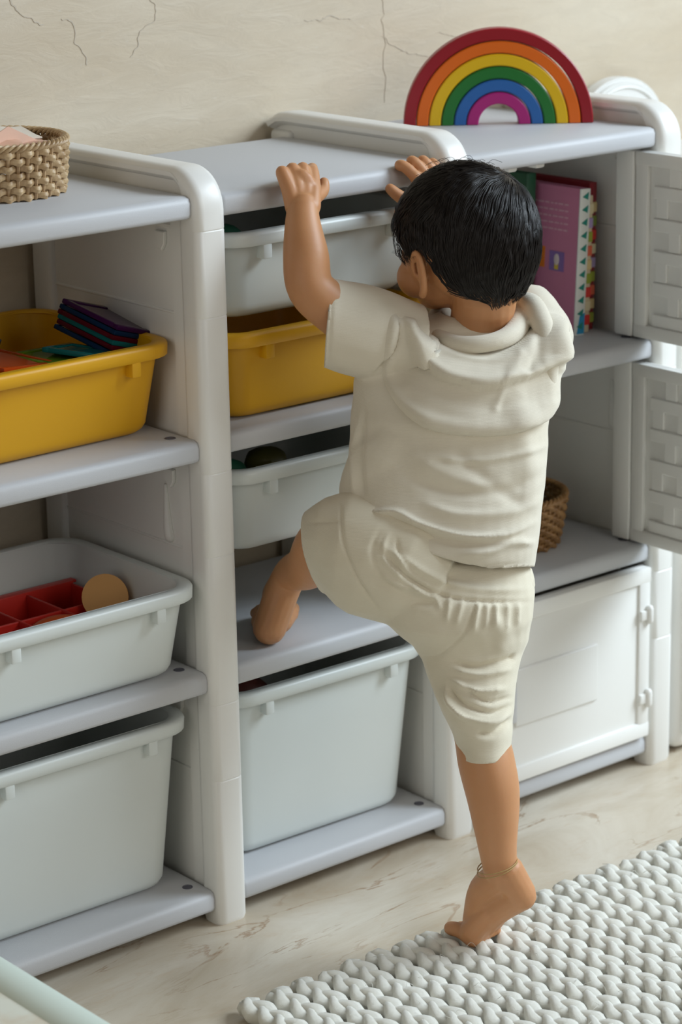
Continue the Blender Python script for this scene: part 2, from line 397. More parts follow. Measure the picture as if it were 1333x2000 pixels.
# two open upper doors of the right bay
for za, zb in ((Z2+.004, Z1-TH-.004), (Z3+.004, Z2-TH-.004)):
    xd = XC-.012; bm = bmesh.new(); ya, yb_ = -.285, .020
    box(bm, xd, xd+.010, ya, yb_, za, zb, .003, 2)
    wd = .018
    for k_, (a1, a2, b1, b2) in enumerate(((ya+.0004, yb_-.0004, zb-wd, zb-.0004), (ya+.0004, yb_-.0004, za+.0004, za+wd), (yb_-wd-.004, yb_-.001, za+.006, zb-.006), (ya+.001, ya+wd, za+.006, zb-.006))):
        box(bm, xd-(.007 if k_ < 2 else .0064), xd+.002, a1, a2, b1, b2, .002, 2)
    nrow = 10; hh = (zb-za-2*wd)/nrow
    for r in range(nrow):
        z = za+wd+r*hh
        if r % 2 == 0: box(bm, xd-.0035, xd+.001, ya+.01, yb_-.03, z, z+hh*.8, .0012, 1)
        y = ya+.03+(.022 if r % 4 < 2 else 0)
        while y < yb_-.04:
            if r % 2: box(bm, xd-.0035, xd+.001, y, y+.020, z-.003, z+hh+.002, .001, 1)
            y += .044
    d_ = obj('open_door', bm, WHITE, rack)
    bm = bmesh.new(); box(bm, xd-.009, xd+.010, .021, .052, za+.0, zb, .003, 2); obj('door_stile', bm, WHITE, d_)
    bm = bmesh.new(); box(bm, xd+.009, xd+.013, ya+.03, ya+.05, (za+zb)/2-.03, (za+zb)/2+.03, .002, 2); obj('handle', bm, WHITE, d_)
# small magnet catch under the right top board
for X in (.560, .512):
    bm = bmesh.new(); box(bm, X, X+.016, .03, .05, Z1-TH-.010, Z1-TH+.0005, .003, 2); obj('door_catch', bm, WHITE, rack)
# ------------------------------------------------------------------ bins
def storage_bin(name, label, cx_, yf, z0, h, mat, group, rot=0, tabs=True):
    t = thing(name, label, 'storage bin', (cx_, yf+.14, z0), group)
    hx = .1625; dep = .285; bm = bmesh.new()
    def rg(hx_, y0, y1, r, z): return rrect(0, y0, y1, hx_, r, z)
    o = -.14; rim = .012
    tp = .014 if h < .15 else .018        # taper
    fb = o+rim+tp; bb = o+dep-rim-tp; bx = hx-rim-tp*.7
    F_, B_, X_ = o+rim, o+dep-rim, hx-rim+.001
    rings = []
    for q in (0, 25, 50, 75, 90):
        q = math.radians(q); k = .016*(1-math.sin(q)); rings.append(rg(bx-k, fb+k, bb-k, max(.03-k*.5, .01), .016*(1-math.cos(q))))
    for s in (.33, .66, 1.): 
        rings.append(rg(bx+(X_-bx)*s, fb+(F_-fb)*s, bb+(B_-bb)*s, .03+.004*s, .016+(h-.016-.012)*s))
    ro = list(rings)
    th = .0032
    # inner wall
    inn = []
    for s in (1.0, .5, 0.):
        inn.append(rg(bx+(X_-bx)*s-th, fb+(F_-fb)*s+th, bb+(B_-bb)*s-th, .03+.004*s-th, .016+(h-.016)*s))
    inn.append(rg(bx-.012-th, fb+.012+th, bb-.012-th, .02, .0045))
    rings.append(rg(X_-.001, F_+.001, B_-.001, .033, h-.001))
    loft(bm, rings+inn)
    body = obj('tub', bm, mat, t, True, 60)
    # rolled rim with a skirt
    bm = bmesh.new(); H = h
    sec = [(X_-th-.0005, F_+th+.0005, H-.002), (X_-th+.001, F_+th-.001, H), (hx-.004, o+.004, H+.0005), (hx-.001, o+.001, H-.001), (hx, o, H-.004), (hx-.0005, o+.0005, H-.015), (hx-.002, o+.002, H-.016), (hx-.003, o+.003, H-.0145), (hx-.0035, o+.0035, H-.005), (X_-.001, F_+.001, H-.004)]
    rings = [rg(a, b_, -(.28-.285+0)+dep+o-(b_-o)-0.0 if False else (o+dep-(b_-o)), .042 if a > X_+.004 else .036, z) for a, b_, z in sec]
    rings.append(rings[0]); loft(bm, rings, cap=False); obj('rim', bm, mat, t, True, 60)
    if tabs:
        for s in (-1, 1):
            bm = bmesh.new(); xx = s*.098
            # lug: flat tongue hanging below the rim
            yo = o+.0015
            box(bm, xx-.0065, xx+.0065, yo, F_+.006, H-.033, H-.006, .0022, 2); obj('lug', bm, mat, t)
    for ch in t.children: ch.matrix_parent_inverse = Matrix.Identity(4)
    t.rotation_euler = (0, 0, rot)
    return t
storage_bin('storage_bin', 'large yellow bin holding toy tiles on the left bay second board', -.156, .036, Z2+.001, .108, YELLOW, 'pull-out bins of the rack', math.radians(1.2))
storage_bin('storage_bin', 'shallow white bin holding a red tray in the left bay', -.164, -.006, Z3+.001, .110, BIN_WHITE, 'pull-out bins of the rack')
storage_bin('storage_bin', 'deep white bin at the bottom of the left bay', -.164, .020, Z4+.001, .219, BIN_WHITE, 'pull-out bins of the rack', math.radians(-.6))
cM = (XA+T+XB)/2
storage_bin('storage_bin', 'shallow white bin hanging right under the middle top board', cM, .004, .7235, .104, BIN_WHITE, 'pull-out bins of the rack')
storage_bin('storage_bin', 'yellow bin below the highest white bin in the middle bay', cM, .004, Z2+.004, .106, YELLOW, 'pull-out bins of the rack')
storage_bin('storage_bin', 'shallow white bin hanging above the child\'s raised foot', cM, .004, .443, .106, BIN_WHITE, 'pull-out bins of the rack')
storage_bin('storage_bin', 'deep white bin at the bottom of the middle bay', cM+.002, .020, Z4+.002, .222, BIN_WHITE, 'pull-out bins of the rack', math.radians(-1.2))
# ------------------------------------------------------------------ things in the bins
def slab(name, mat, label, cat, c_, size, rot, group=None, parts=None, hole=False):
    t = bpy.data.objects.new(name, None) if parts else None
    bm = bmesh.new()
    sx, sy, sz = size
    if hole:
        framebox2(bm, sx, sy, sz)
    else: box(bm, -sx/2, sx/2, -sy/2, sy/2, -sz/2, sz/2, min(.002, sz*.3), 2)
    o = obj(name, bm, mat); o.location = c_; o.rotation_euler = [math.radians(a) for a in rot]; tag(o, label, cat, group); return o
def tile(mat, label, c_, s, rot, group='magnetic tiles in the yellow bin'):
    """magnetic tile: raised frame and thin window"""
    bm = bmesh.new(); h = s/2; t = .006
    box(bm, -h, h, -h, -h+.009, -t/2, t/2, .0015, 2); box(bm, -h, h, h-.009, h, -t/2, t/2, .0015, 2)
    box(bm, -h, -h+.009, -h+.007, h-.007, -t/2, t/2, .0015, 2); box(bm, h-.009, h, -h+.007, h-.007, -t/2, t/2, .0015, 2)
    o = obj('magnetic_tile', bm, mat); o.location = c_; o.rotation_euler = [math.radians(a) for a in rot]
    tag(o, label, 'toy tile', group)
    bm = bmesh.new(); box(bm, -h+.006, h-.006, -h+.006, h-.006, -.0016, .0016); p = obj('window_sheet', bm, mat); p.parent = o
    return o
stack_rot = (14, 17, 14)
Mr = Matrix.Rotation(math.radians(stack_rot[2]), 4, 'Z') @ Matrix.Rotation(math.radians(stack_rot[1]), 4, 'Y') @ Matrix.Rotation(math.radians(stack_rot[0]), 4, 'X')
names = [(T_BLUE, 'dark blue'), (T_RED, 'dark red'), (T_TEAL, 'teal'), (T_RED, 'crimson'), (T_BLUE, 'navy'), (T_PURPLE, 'dark purple')]
pos = ['lowest of the tilted stack', 'second from below in the tilted stack', 'third from below in the tilted stack', 'fourth from below in the tilted stack', 'just under the top of the tilted stack', 'on top of the tilted stack']
base = at(214, 655, .150)
for i, ((mt_, cn), ps) in enumerate(zip(names, pos)):
    c_ = base+(Mr @ Vector((0, 0, 1)))*(i*.0063-.010)+Vector((random.uniform(-.002, .002), random.uniform(-.002, .002), 0))
    o = tile(mt_, cn+' translucent square tile, '+ps+' in the yellow bin', c_, .092, (14, 17, 14))
tile(T_TEAL, 'teal translucent tile lying flat beside the tilted stack', (-.078, .112, .700), .07, (4, 8, 30))
tile(T_GREEN, 'yellow-green translucent tile between orange and teal tiles', (-.118, .125, .697), .07, (2, 3, 10))
tile(T_ORANGE, 'large orange translucent tile at the left end of the yellow bin', (-.187, .125, .706), .105, (5, 8, 20))
tile(T_ORANGE, 'lower orange tile under the large orange tile', (-.195, .135, .697), .10, (4, 6, 45))
for k, (p, lab) in enumerate((((-.185, .235, .712), 'small black toy wheel block at the back of the yellow bin'), ((-.12, .245, .69), 'dark blue small block at the rear of the yellow bin'))):
    bm = bmesh.new(); tube(bm, [(0, 0, -.012), (0, 0, .012)], .012, 16, 1, False); box(bm, -.016, .016, -.010, .010, -.016, -.004, .002, 2)
    o = obj('toy_block', bm, BLACK if k == 0 else T_BLUE); o.location = p; o.rotation_euler = (.3, .2, .4*k); tag(o, lab, 'toy')
# filler under the tiles: more tiles lying low in the bin
for k in range(8):
    tile([T_BLUE, T_RED, T_GREEN, T_ORANGE][k % 4], ['deep blue', 'deep red', 'olive green', 'burnt orange'][k % 4]+' tile lying in the heap %s of the yellow bin' % ['bottom', 'middle'][k//4],
         (-.24+.05*(k % 4), .15+.015*(k % 3), .628+.018*(k//4)+.004*(k % 4)), .09, (2, 3, 20*k))
# red tray in the white bin
tr = thing('toy_tray', 'red plastic compartment tray inside the shallow white bin', 'tray', (-.150, .15, Z3+.006))
bm = bmesh.new(); X0, X1, Y0, Y1 = -.13, .119, -.075, .08
box(bm, X0, X1, Y0, Y1, 0, .006, .002, 2); obj('base', bm, RED, tr)
bm = bmesh.new()
hgt = .062
box(bm, X0, X1, Y0, Y0+.004, 0, hgt, .0015, 2); box(bm, X0, X1, Y1-.004, Y1, 0, hgt, .0015, 2)
for xx in (X0, -.07, -.01, .05, X1-.004): box(bm, xx, xx+.004, Y0+.002, Y1-.002, 0, hgt-.003, .0015, 2)
box(bm, X0, X1, 0, .004, 0, hgt-.004, .001, 1); box(bm, X0-.006, X1+.006, Y1-.002, Y1+.010, hgt-.004, hgt, .0015, 2); box(bm, X0-.006, X1+.006, Y0-.010, Y0+.002, hgt-.004, hgt, .0015, 2)
obj('divider_walls', bm, RED, tr)
for ch in tr.children: ch.matrix_parent_inverse = Matrix.Identity(4)
bm = bmesh.new(); tube(bm, [(0, -.009, 0), (0, .009, 0)], .0275, 32, 1, False); o = obj('wooden_disc', bm, paint('ochre_wood', (.62, .33, .10)))
o.location = (-.048, .134, .393); o.rotation_euler = (math.radians(-22), 0, math.radians(-38)); tag(o, 'round ochre wooden disc leaning on the red tray', 'toy')
bm = bmesh.new(); rr = []
for q in range(0, 91, 15): 
    a = math.radians(q); rr.append([(.04*math.cos(a)*math.cos(2*math.pi*i/24), .03*math.cos(a)*math.sin(2*math.pi*i/24), .018*math.sin(a)) for i in range(24)]) if q < 90 else rr.append([(.001*math.cos(2*math.pi*i/24), .001*math.sin(2*math.pi*i/24), .018) for i in range(24)])
loft(bm, rr); o = obj('toy_dome', bm, paint('orange_red', (.72, .10, .01))); o.location = (-.125, .12, .372); tag(o, 'flat orange-red toy dome lying on the red tray', 'toy')
for (c_, r, mt_, lab) in (((.085, .06, .815), .022, DGREEN, 'dark green toy piece in the highest white bin'), ((.085, .07, .532), .024, DGREEN, 'dark green toy piece in the middle white bin'), ((.165, .09, .530), .022, paint('olive', (.12, .11, .02)), 'olive toy piece in the middle white bin'), ((.12, .10, .238), .03, paint('maroon', (.12, .03, .02)), 'maroon toy piece in the deep middle bin')):
    bm = bmesh.new(); ellipsoid(bm, Vector((0, 0, 0)), (r*1.3, r, r*.75)); 
    for vv in bm.verts: vv.co *= 1+.15*noise.noise(vv.co*70)
    o = obj('toy_piece', bm, mt_); o.location = c_; tag(o, lab, 'toy')
# ------------------------------------------------------------------ woven baskets
def basket(label, loc, r0, r1, h, mat, dmat, rows, nst):
    t = thing('woven_basket', label, 'basket', loc)
    # twined weave: every row is an undulating flat strand around the stakes
    bm = bmesh.new(); rh = h/rows
    for r in range(rows):
        pts = []; z = rh*(r+.5); rad = r0+(r1-r0)*(z/h)**.8; N = nst*6
        P = [];
        for i in range(N):
            a = 2*math.pi*i/N; ph = nst/2*a+(math.pi if r % 2 else 0)
            rr = rad+.0030*math.sin(ph); zz = z+.0008*math.cos(ph*2)
            P.append((rr*math.cos(a), rr*math.sin(a), zz, 1+.22*math.sin(ph)))
        n = 6; rings = []
        for i in range(N+1):
            x_, y_, z_, s_ = P[i % N]; a = 2*math.pi*i/N; e = Vector((math.cos(a), math.sin(a), 0))
            rings.append([Vector((x_, y_, z_))+e*.0026*s_*math.cos(q)+Vector((0, 0, 1))*rh*.50*s_**.5*math.sin(q) for q in [2*math.pi*k/n for k in range(n)]])
        loft(bm, rings, cap=False)
    bmesh.ops.remove_doubles(bm, verts=bm.verts, dist=.00001)
    obj('woven_wall', bm, mat, t)
    bm = bmesh.new()
    for i in range(nst):
        a = 2*math.pi*(i+.5)/nst
        tube(bm, [((r0-.0)*math.cos(a), (r0-.0)*math.sin(a), .002), ((r1)*math.cos(a), (r1)*math.sin(a), h)], .0022, 6, 2)
    obj('stakes', bm, dmat, t)
    bm = bmesh.new(); rings = []; N = 180
    for k in range(3):
        rings = []
        for i in range(N+1):
            a = 2*math.pi*i/N; ph = a*nst/2*1.0+k*2*math.pi/3; rr = r1+.003*math.cos(ph); zz = h+.003+.0028*math.sin(ph)
            c_ = Vector((rr*math.cos(a), rr*math.sin(a), zz)); e = Vector((math.cos(a), math.sin(a), 0))
            rings.append([c_+e*.0027*math.cos(q)+Vector((0, 0, .0024*math.sin(q))) for q in [2*math.pi*j/8 for j in range(8)]])
        loft(bm, rings, cap=False)
    obj('braided_rim', bm, mat, t)
    bm = bmesh.new(); loft(bm, [[((r0-.001)*s*math.cos(2*math.pi*i/40), (r0-.001)*s*math.sin(2*math.pi*i/40), z) for i in range(40)] for s, z in ((.97, .0), (1, .002), (.97, .004))]); obj('base', bm, mat, t)
    for ch in t.children: ch.matrix_parent_inverse = Matrix.Identity(4)
    return t
basket('pale round woven cane basket on the left top board', (-.140, .182, Z1+.0005), .076, .082, .056, CANE, CANE_D, 7, 44)
basket('brown round woven basket on the right bay shelf', (.610, .135, Z3+.002), .066, .078, .066, CANE2, CANE2, 11, 40)
def crumple(name, label, mat, pts, loc, cat='craft piece', th=.002):
    bm = bmesh.new(); n = len(pts); a = [bm.verts.new((x, y, z)) for x, y, z in pts]; b_ = [bm.verts.new((x, y, z+th)) for x, y, z in pts]
    bm.faces.new(list(reversed(a))); bm.faces.new(b_)
    for i in range(n): j = (i+1) % n; bm.faces.new((a[i], a[j], b_[j], b_[i]))
    bmesh.ops.recalc_face_normals(bm, faces=bm.faces); bmesh.ops.triangulate(bm, faces=bm.faces)
    bmesh.ops.subdivide_edges(bm, edges=bm.edges, cuts=3, use_grid_fill=True)
    for vv in bm.verts: vv.co.z += .004*noise.noise(vv.co*35)
    o = obj(name, bm, mat, None, True, 40); o.location = loc; return tag(o, label, cat)
crumple('felt_piece', 'peach felt piece lying at the left inside the pale basket', PEACH, [(-.05, -.04, 0), (.02, -.045, .004), (.035, -.01, .012), (.0, .01, .024), (-.03, .02, .022), (-.055, 0, .012)], (-.150, .175, .930))
bm = bmesh.new(); A_, B_, C_ = at(-70, 305, .140), at(95, 285, .165), at(14, 247, .158); nn_ = (B_-A_).cross(C_-A_).normalized()*.0018
F1 = [bm.verts.new(p) for p in (A_, B_, C_)]; F2 = [bm.verts.new(p+nn_) for p in (A_, B_, C_)]
bm.faces.new(F1); bm.faces.new(F2[::-1])
for i in range(3): bm.faces.new((F1[i], F1[(i+1) % 3], F2[(i+1) % 3], F2[i]))
tag(obj('felt_piece', bm, PEACH, None, False), 'peach triangular felt piece standing upright at the front inside the pale basket', 'craft piece')
crumple('felt_piece', 'flat peach felt piece lying low in the pale basket', PEACH, [(-.03, -.03, 0), (.04, -.03, 0), (.045, .015, .003), (.01, .02, .006), (-.03, .02, .006)], (-.122, .185, .934))
crumple('felt_piece', 'white felt piece behind the peach ones in the basket', PAPER, [(-.03, -.02, 0), (.045, -.02, 0), (.05, .03, .004), (.0, .045, .008), (-.03, .03, .006)], (-.125, .190, .938))
for k in range(9):
    a = k*2.4; r = .012+.035*(k/9)
    bm = bmesh.new(); ellipsoid(bm, Vector((0, 0, 0)), (.02, .017, .015), None, 14)
    for vv in bm.verts: vv.co *= 1+.25*noise.noise(vv.co*60+Vector((k, 0, 0)))
    cc, nm = [((.05, .03, .10), 'purple'), ((.03, .035, .05), 'navy'), ((.10, .18, .03), 'green')][k % 3]
    o = obj('toy_ball', bm, paint(nm+'_toy', cc)); o.location = (.610+r*math.cos(a), .135+r*math.sin(a), Z3+.050+.006*(k % 3))
    tag(o, nm+' lumpy toy piece %s of the brown basket' % ['near the middle', 'halfway out', 'close to the rim'][k//3], 'toy', nm+' pieces in the brown basket')
# ------------------------------------------------------------------ rainbow
RC = Vector((.633, .176, Z1)); rd = (Matrix.Rotation(math.radians(12), 3, 'Z') @ Vector((.711-.555, .079-.273, 0))).normalized(); rn = Vector((-rd.y, rd.x, 0))
if rn.dot(VF) > 0: rn = -rn
cols = [('crimson', (.32, .005, .014)), ('orange', (.80, .15, .006)), ('yellow', (.80, .50, .006)), ('green', (.012, .17, .025)), ('blue', (.02, .13, .42)), ('magenta', (.42, .015, .19))]
ro = .1235
for i, (cn, cc) in enumerate(cols):
    wd = .0152; r1_ = ro-i*.0164; r0_ = r1_-wd; n = 40
    bm = bmesh.new(); rings = []
    for k in range(n+1):
        a = math.pi*k/n; c_, s_ = math.cos(a), math.sin(a); bvl = .0015; hw = .0125
        sec = [(r0_+bvl, -hw), (r1_-bvl, -hw), (r1_, -hw+bvl), (r1_, hw-bvl), (r1_-bvl, hw), (r0_+bvl, hw), (r0_, hw-bvl), (r0_, -hw+bvl)]
        rings.append([RC+rd*c_*r+rn*d+VZ*(s_*r+.0006) for r, d in sec])
    loft(bm, rings); bmesh.ops.recalc_face_normals(bm, faces=bm.faces)
    o = obj('rainbow_arch', bm, paint(cn+'_paint', cc), None, True, 40)
    where = ['outermost and largest of the wooden rainbow', 'second from outside in the wooden rainbow', 'third from outside in the wooden rainbow', 'fourth from outside in the wooden rainbow', 'second smallest of the wooden rainbow', 'innermost and smallest of the wooden rainbow'][i]
    tag(o, cn+' wooden arch, '+where, 'rainbow toy', 'nested arches of the wooden rainbow')
# ------------------------------------------------------------------ books
def book(name, label, x0, x1, y0, y1, z1, cover, spine, page=(.8, .76, .66), tilt=0, ang=0):
    t = thing(name, label, 'book', (x0, y0, Z2+.0016), 'books in the right bay')
    h = z1-Z2-.0016; d = y1-y0; w_ = x1-x0
    bm = bmesh.new(); box(bm, 0, .0022, 0, d, 0, h, .0008, 1); box(bm, w_-.0022, w_, 0, d, 0, h, .0008, 1); obj('cover', bm, cover, t)
    bm = bmesh.new(); box(bm, 0.0, w_, -.0015, .0022, 0, h, .001, 2); sp = obj('spine', bm, spine, t)
    bm = bmesh.new(); box(bm, .002, w_-.002, .002, d-.004, .003, h-.003); obj('pages', bm, paint('page_block', page), t, False)
    for ch in t.children: ch.matrix_parent_inverse = Matrix.Identity(4)
    t.rotation_euler = (0, math.radians(tilt), math.radians(ang)); return t, sp, h, d, w_
PINK = paint('pink_cover', (.58, .20, .33)); 
bx0 = .684
t1, sp1, h1, d1, w1 = book('picture_book', 'pink picture book with small square pictures and a triangle-dotted spine', bx0, bx0+.018, .085, .295, .797, PINK, paint('white_spine', (.78, .80, .76)), tilt=3.2, ang=0)
GT = paint('teal_triangle', (.02, .24, .19))
def prism_flat(bm, pts, x0, x1, axis):
    if axis == 'y': f = lambda a, b_, t_: (a, t_, b_)
    else: f = lambda a, b_, t_: (t_, a, b_)
    A = [bm.verts.new(f(a, b_, x0)) for a, b_ in pts]; B = [bm.verts.new(f(a, b_, x1)) for a, b_ in pts]; n = len(pts)
    bm.faces.new(A); bm.faces.new(list(reversed(B)))
    for i in range(n): j = (i+1) % n; bm.faces.new((A[i], A[j], B[j], B[i]))
    bmesh.ops.recalc_face_normals(bm, faces=bm.faces)
def bookpart(name, bm, mat, t):
    o = obj(name, bm, mat, t, False); o.matrix_parent_inverse = Matrix.Identity(4); return o
bm = bmesh.new()
for k in range(11):
    z = .012+k*.0172; prism_flat(bm, [(.003, z), (.014, z+.006), (.013, z-.004)], -.0022, -.0012, 'y')
bookpart('triangle_pattern', bm, GT, t1)
bm = bmesh.new(); prism_flat(bm, [(.004, .002), (.0172, .002), (.0172, .030), (.008, .026)], -.0021, -.0012, 'y'); bookpart('spine_band', bm, paint('sky_blue', (.03, .30, .55)), t1)
# cover art (faces -x): two square pictures, rows of tiny print, a barcode patch
def cover_patch(name, y0, y1, z0, z1, mat, dx=-.0006):
    bm = bmesh.new(); box(bm, dx, .0005, y0, y1, z0, z1); return bookpart(name, bm, mat, t1)
cover_patch('purple_picture', .024, .051, .082, .108, paint('violet_print', (.24, .14, .40)))
cover_patch('orange_picture', .060, .090, .084, .112, paint('orange_print', (.75, .20, .02)))
cover_patch('green_picture', .105, .130, .088, .114, paint('green_print', (.1, .3, .1)))
for y, c_ in ((.0375, (.72, .60, .60)), (.075, (.04, .03, .03))):
    bm = bmesh.new(); M_ = Matrix.Translation((-.0008, y, .097)) @ Matrix.Diagonal((.0006, .005, .008, 1)); bmesh.ops.create_uvsphere(bm, u_segments=14, v_segments=8, radius=1, matrix=M_); bookpart('printed_figure', bm, paint('figure_print', c_), t1)
cover_patch('yellow_spot', .034, .041, .084, .092, paint('yellow_print', (.7, .5, .05)), -.001)
cover_patch('barcode_patch', .034, .058, .018, .030, paint('barcode_print', (.55, .52, .55)))
PL = paint('pale_print', (.68, .38, .48))
bm = bmesh.new()
for k in range(5):
    z = .170-.0085*k; y = .02
    while y < .15:
        l = random.uniform(.004, .011); box(bm, -.0006, .0004, y, y+l, z, z+.0022); y += l+.002
bookpart('printed_text', bm, PL, t1)
t2, *_ = book('picture_book', 'slim picture book with a multicoloured tabbed spine beside the pink one', bx0+.024, bx0+.034, .092, .29, .785, paint('cream_cover', (.74, .62, .42)), paint('cream_spine', (.74, .62, .42)), tilt=2)
t3, *_ = book('picture_book', 'dark red taller picture book behind the tabbed one', bx0+.037, bx0+.050, .100, .325, .800, paint('maroon_cover', (.28, .02, .03)), paint('maroon_spine', (.28, .02, .03)), tilt=1.6)
tabc = [(.75, .05, .04), (.80, .70, .45), (.75, .05, .04), (.35, .42, .05), (.80, .62, .30), (.8, .16, .08), (.35, .42, .05), (.45, .35, .6), (.8, .70, .45), (.75, .05, .04), (.25, .33, .06), (.80, .62, .30)]
for tt, n0, w_ in ((t2, 0, .010), (t3, 3, .013)):
    for k in range(9):
        bm = bmesh.new(); z = .010+k*.0185; box(bm, -.0004, w_+.0004, -.003, .0, z, z+.0135, .0008, 1); bookpart('index_tab', bm, paint('tab_%d' % k, tabc[(k+n0) % 12]), tt)
t4, *_ = book('picture_book', 'dark green tall book at the back of the row', bx0-.022, bx0-.005, .16, .325, .812, paint('dark_green_cover', (.02, .10, .05)), paint('dark_green_spine', (.02, .10, .05)), tilt=2)
# ------------------------------------------------------------------ neighbour cabinet on the right, floor cushion
nb = thing('play_cabinet', 'white moulded cabinet right beside the rack, cut off by the frame', 'cabinet', (1.0, .16, 0))
bm = bmesh.new(); box(bm, .80, 1.25, -.005, .30, .004, .80, .022, 5); framebox(bm, .812, 1.238, .03, .77, .018, -.011, 0, .005); obj('body', bm, WHITE, nb)
bm = bmesh.new(); pr = []
for R_, yy0, yy1 in ((.085, .300, .330),):
    cxx = 1.0; zc = .812; A = [(cxx+R_*1.1*math.cos(math.radians(a)), zc+R_*math.sin(math.radians(a))) for a in range(0, 181, 9)]
    A = [(cxx+R_*1.1, .72)]+A+[(cxx-R_*1.1, .72)]
    prism_flat(bm, A, yy0, yy1, 'y'); bmesh.ops.bevel(bm, geom=[e for e in bm.edges if len({round(v_.co.y, 4) for v_ in e.verts}) == 1], offset=.006, segments=3, affect='EDGES')
obj('arched_back', bm, WHITE, nb)
bm = bmesh.new(); tube(bm, [(1.0+.080*math.cos(math.radians(a)), .2995, .812+.071*math.sin(math.radians(a))) for a in range(0, 181, 5)], .0022, 8, 1); obj('arch_bead', bm, WHITE, nb)
cu = thing('floor_cushion', 'thick cream floor cushion in the near left corner of the photo', 'cushion', (-.70, -.70, 0))
zt = .16
bm = bmesh.new(); xr = -.392; box(bm, -1.05, xr-.004, -1.5, -.10, .0, zt-.004, .035, 6); obj('pad', bm, CUSH, cu)
bm = bmesh.new(); tube(bm, [(xr-.036, -.13, zt-.020), (xr-.036, -.6, zt-.020), (xr-.036, -1.0, zt-.020), (xr-.036, -1.47, zt-.020)], .030, 20, 3, flat=.8); obj('piping', bm, CUSH_E, cu)
# ------------------------------------------------------------------ braided rug
rug_bm = bmesh.new(); rw = .0362; yend = -1.05; amp = .0080; per = .088
for k in range(-7, 42):
    xr_ = .139+k*rw; L0 = -.208-.0165*(xr_-.139)/.44+random.uniform(-.004, .004)
    N = int((L0-yend)/.006)
    ph0 = random.uniform(0, 6.28)
    for s_ in range(3):
        rings = []
        for i in range(N+1):
            y = L0-i*.006; t_ = 2*math.pi*(L0-y)/per+ph0+s_*2*math.pi/3
            e = min(1, i/2.5+.3)
            x_ = xr_+amp*math.sin(t_)*e+.0015*noise.noise(Vector((xr_*9, y*12, 0))); z_ = .0125+.0030*math.sin(2*t_)*e+.0012*noise.noise(Vector((xr_*30, y*30, 3)))
            r_ = (.0102+.0022*noise.noise(Vector((xr_*50, y*45, s_)))+.0010*noise.noise(Vector((xr_*90, y*160, s_))))*e
            dx = amp*math.cos(t_)*2*math.pi/per; tv = Vector((-dx, -1, 0)).normalized(); a_ = Vector((tv.y, -tv.x, 0))
            rings.append([(x_+a_.x*r_*math.cos(q), y+a_.y*r_*math.cos(q), z_+r_*.92*math.sin(q)) for q in [2*math.pi*j/8 for j in range(8)]])
        loft(rug_bm, rings)
rug = obj('braided_rug', rug_bm, WOOL, None, True, None); tag(rug, 'chunky cream braided wool rug on the marble floor', 'rug')
bm = bmesh.new()
for k in range(160):
    x_ = random.uniform(.0, .9); y_ = random.uniform(-.55, -.215); z_ = .020; a = random.uniform(0, 6.28); l = random.uniform(.006, .018)
    tube(bm, [(x_, y_, z_), (x_+l*.5*math.cos(a), y_+l*.5*math.sin(a), z_+random.uniform(.003, .007)), (x_+l*math.cos(a+.6), y_+l*math.sin(a+.6), z_+.002)], .00025, 4, 3, False)
f_ = obj('stray_fibres', bm, WOOL, rug, True, None); f_['kind'] = 'stuff'
# ------------------------------------------------------------------ the child
def sd_poly(U, V, poly):
    """signed distance in px to a closed polygon (positive inside)"""
    P = np.array(poly, float); d = np.full(U.shape, 1e9); ins = np.zeros(U.shape, bool); n = len(P)
    for i in range(n):
        a = P[i]; b_ = P[(i+1) % n]; e = b_-a; wx = U-a[0]; wy = V-a[1]
        t = np.clip((wx*e[0]+wy*e[1])/(e@e+1e-9), 0, 1); d = np.minimum(d, np.hypot(wx-e[0]*t, wy-e[1]*t))
        c1 = (a[1] <= V) != (b_[1] <= V)
        with np.errstate(divide='ignore', invalid='ignore'):
            xi = a[0]+(V-a[1])*(e[0])/(e[1] if abs(e[1]) > 1e-9 else 1e-9)
        ins ^= c1 & (U < xi)
    return np.where(ins, d, -d)
def d_line(U, V, pts):
    d = np.full(U.shape, 1e9); tt = np.zeros(U.shape); P = np.array(catmull([np.array(p, float) for p in pts], 5)); n = len(P)
    for i in range(n-1):
        a = P[i]; e = P[i+1]-a; wx = U-a[0]; wy = V-a[1]; t = np.clip((wx*e[0]+wy*e[1])/(e@e+1e-9), 0, 1)
        dd = np.hypot(wx-e[0]*t, wy-e[1]*t); side = np.sign(e[0]*wy-e[1]*wx); m_ = dd < d
        tt = np.where(m_, (i+t)/(n-1), tt); d = np.where(m_, dd, d)
    return d, tt
def arrs(me):
    n = len(me.vertices); co = np.empty(n*3); me.vertices.foreach_get('co', co); co = co.reshape(-1, 3)
    no = np.empty(n*3); me.vertex_normals.foreach_get('vector', no); return co, no.reshape(-1, 3)
def folds(me, lines, wob=.0012, wsc=9, steps=(), seed=0, gain=1.):
    """lines: (pts px, width px, amp m). ridges (+) / creases (-) on the side of the cloth they lie on"""
    co, no = arrs(me); U, V = px(co); face = np.clip(-(no@_F)*2.2, 0, 1)
    D = np.zeros(len(co))
    for pts, wd, am in lines:
        d, t = d_line(U, V, pts); D += gain*am*np.exp(-(d/wd)**2)*np.clip(np.minimum(t, 1-t)*5+.15, 0, 1)
    for poly, am, soft in steps:
        s = sd_poly(U, V, poly); D += am*(1/(1+np.exp(-np.clip(s/soft, -30, 30))))
    D *= face
    for i in range(len(co)):
        p = Vector(co[i])*wsc; p.z *= 2.1
        D[i] += wob*noise.noise(p+Vector((seed, 0, 0)))+wob*.5*noise.noise(p*2.3+Vector((seed, 5, 0)))
    co = co+no*D[:, None]; me.vertices.foreach_set('co', co.ravel()); me.update()
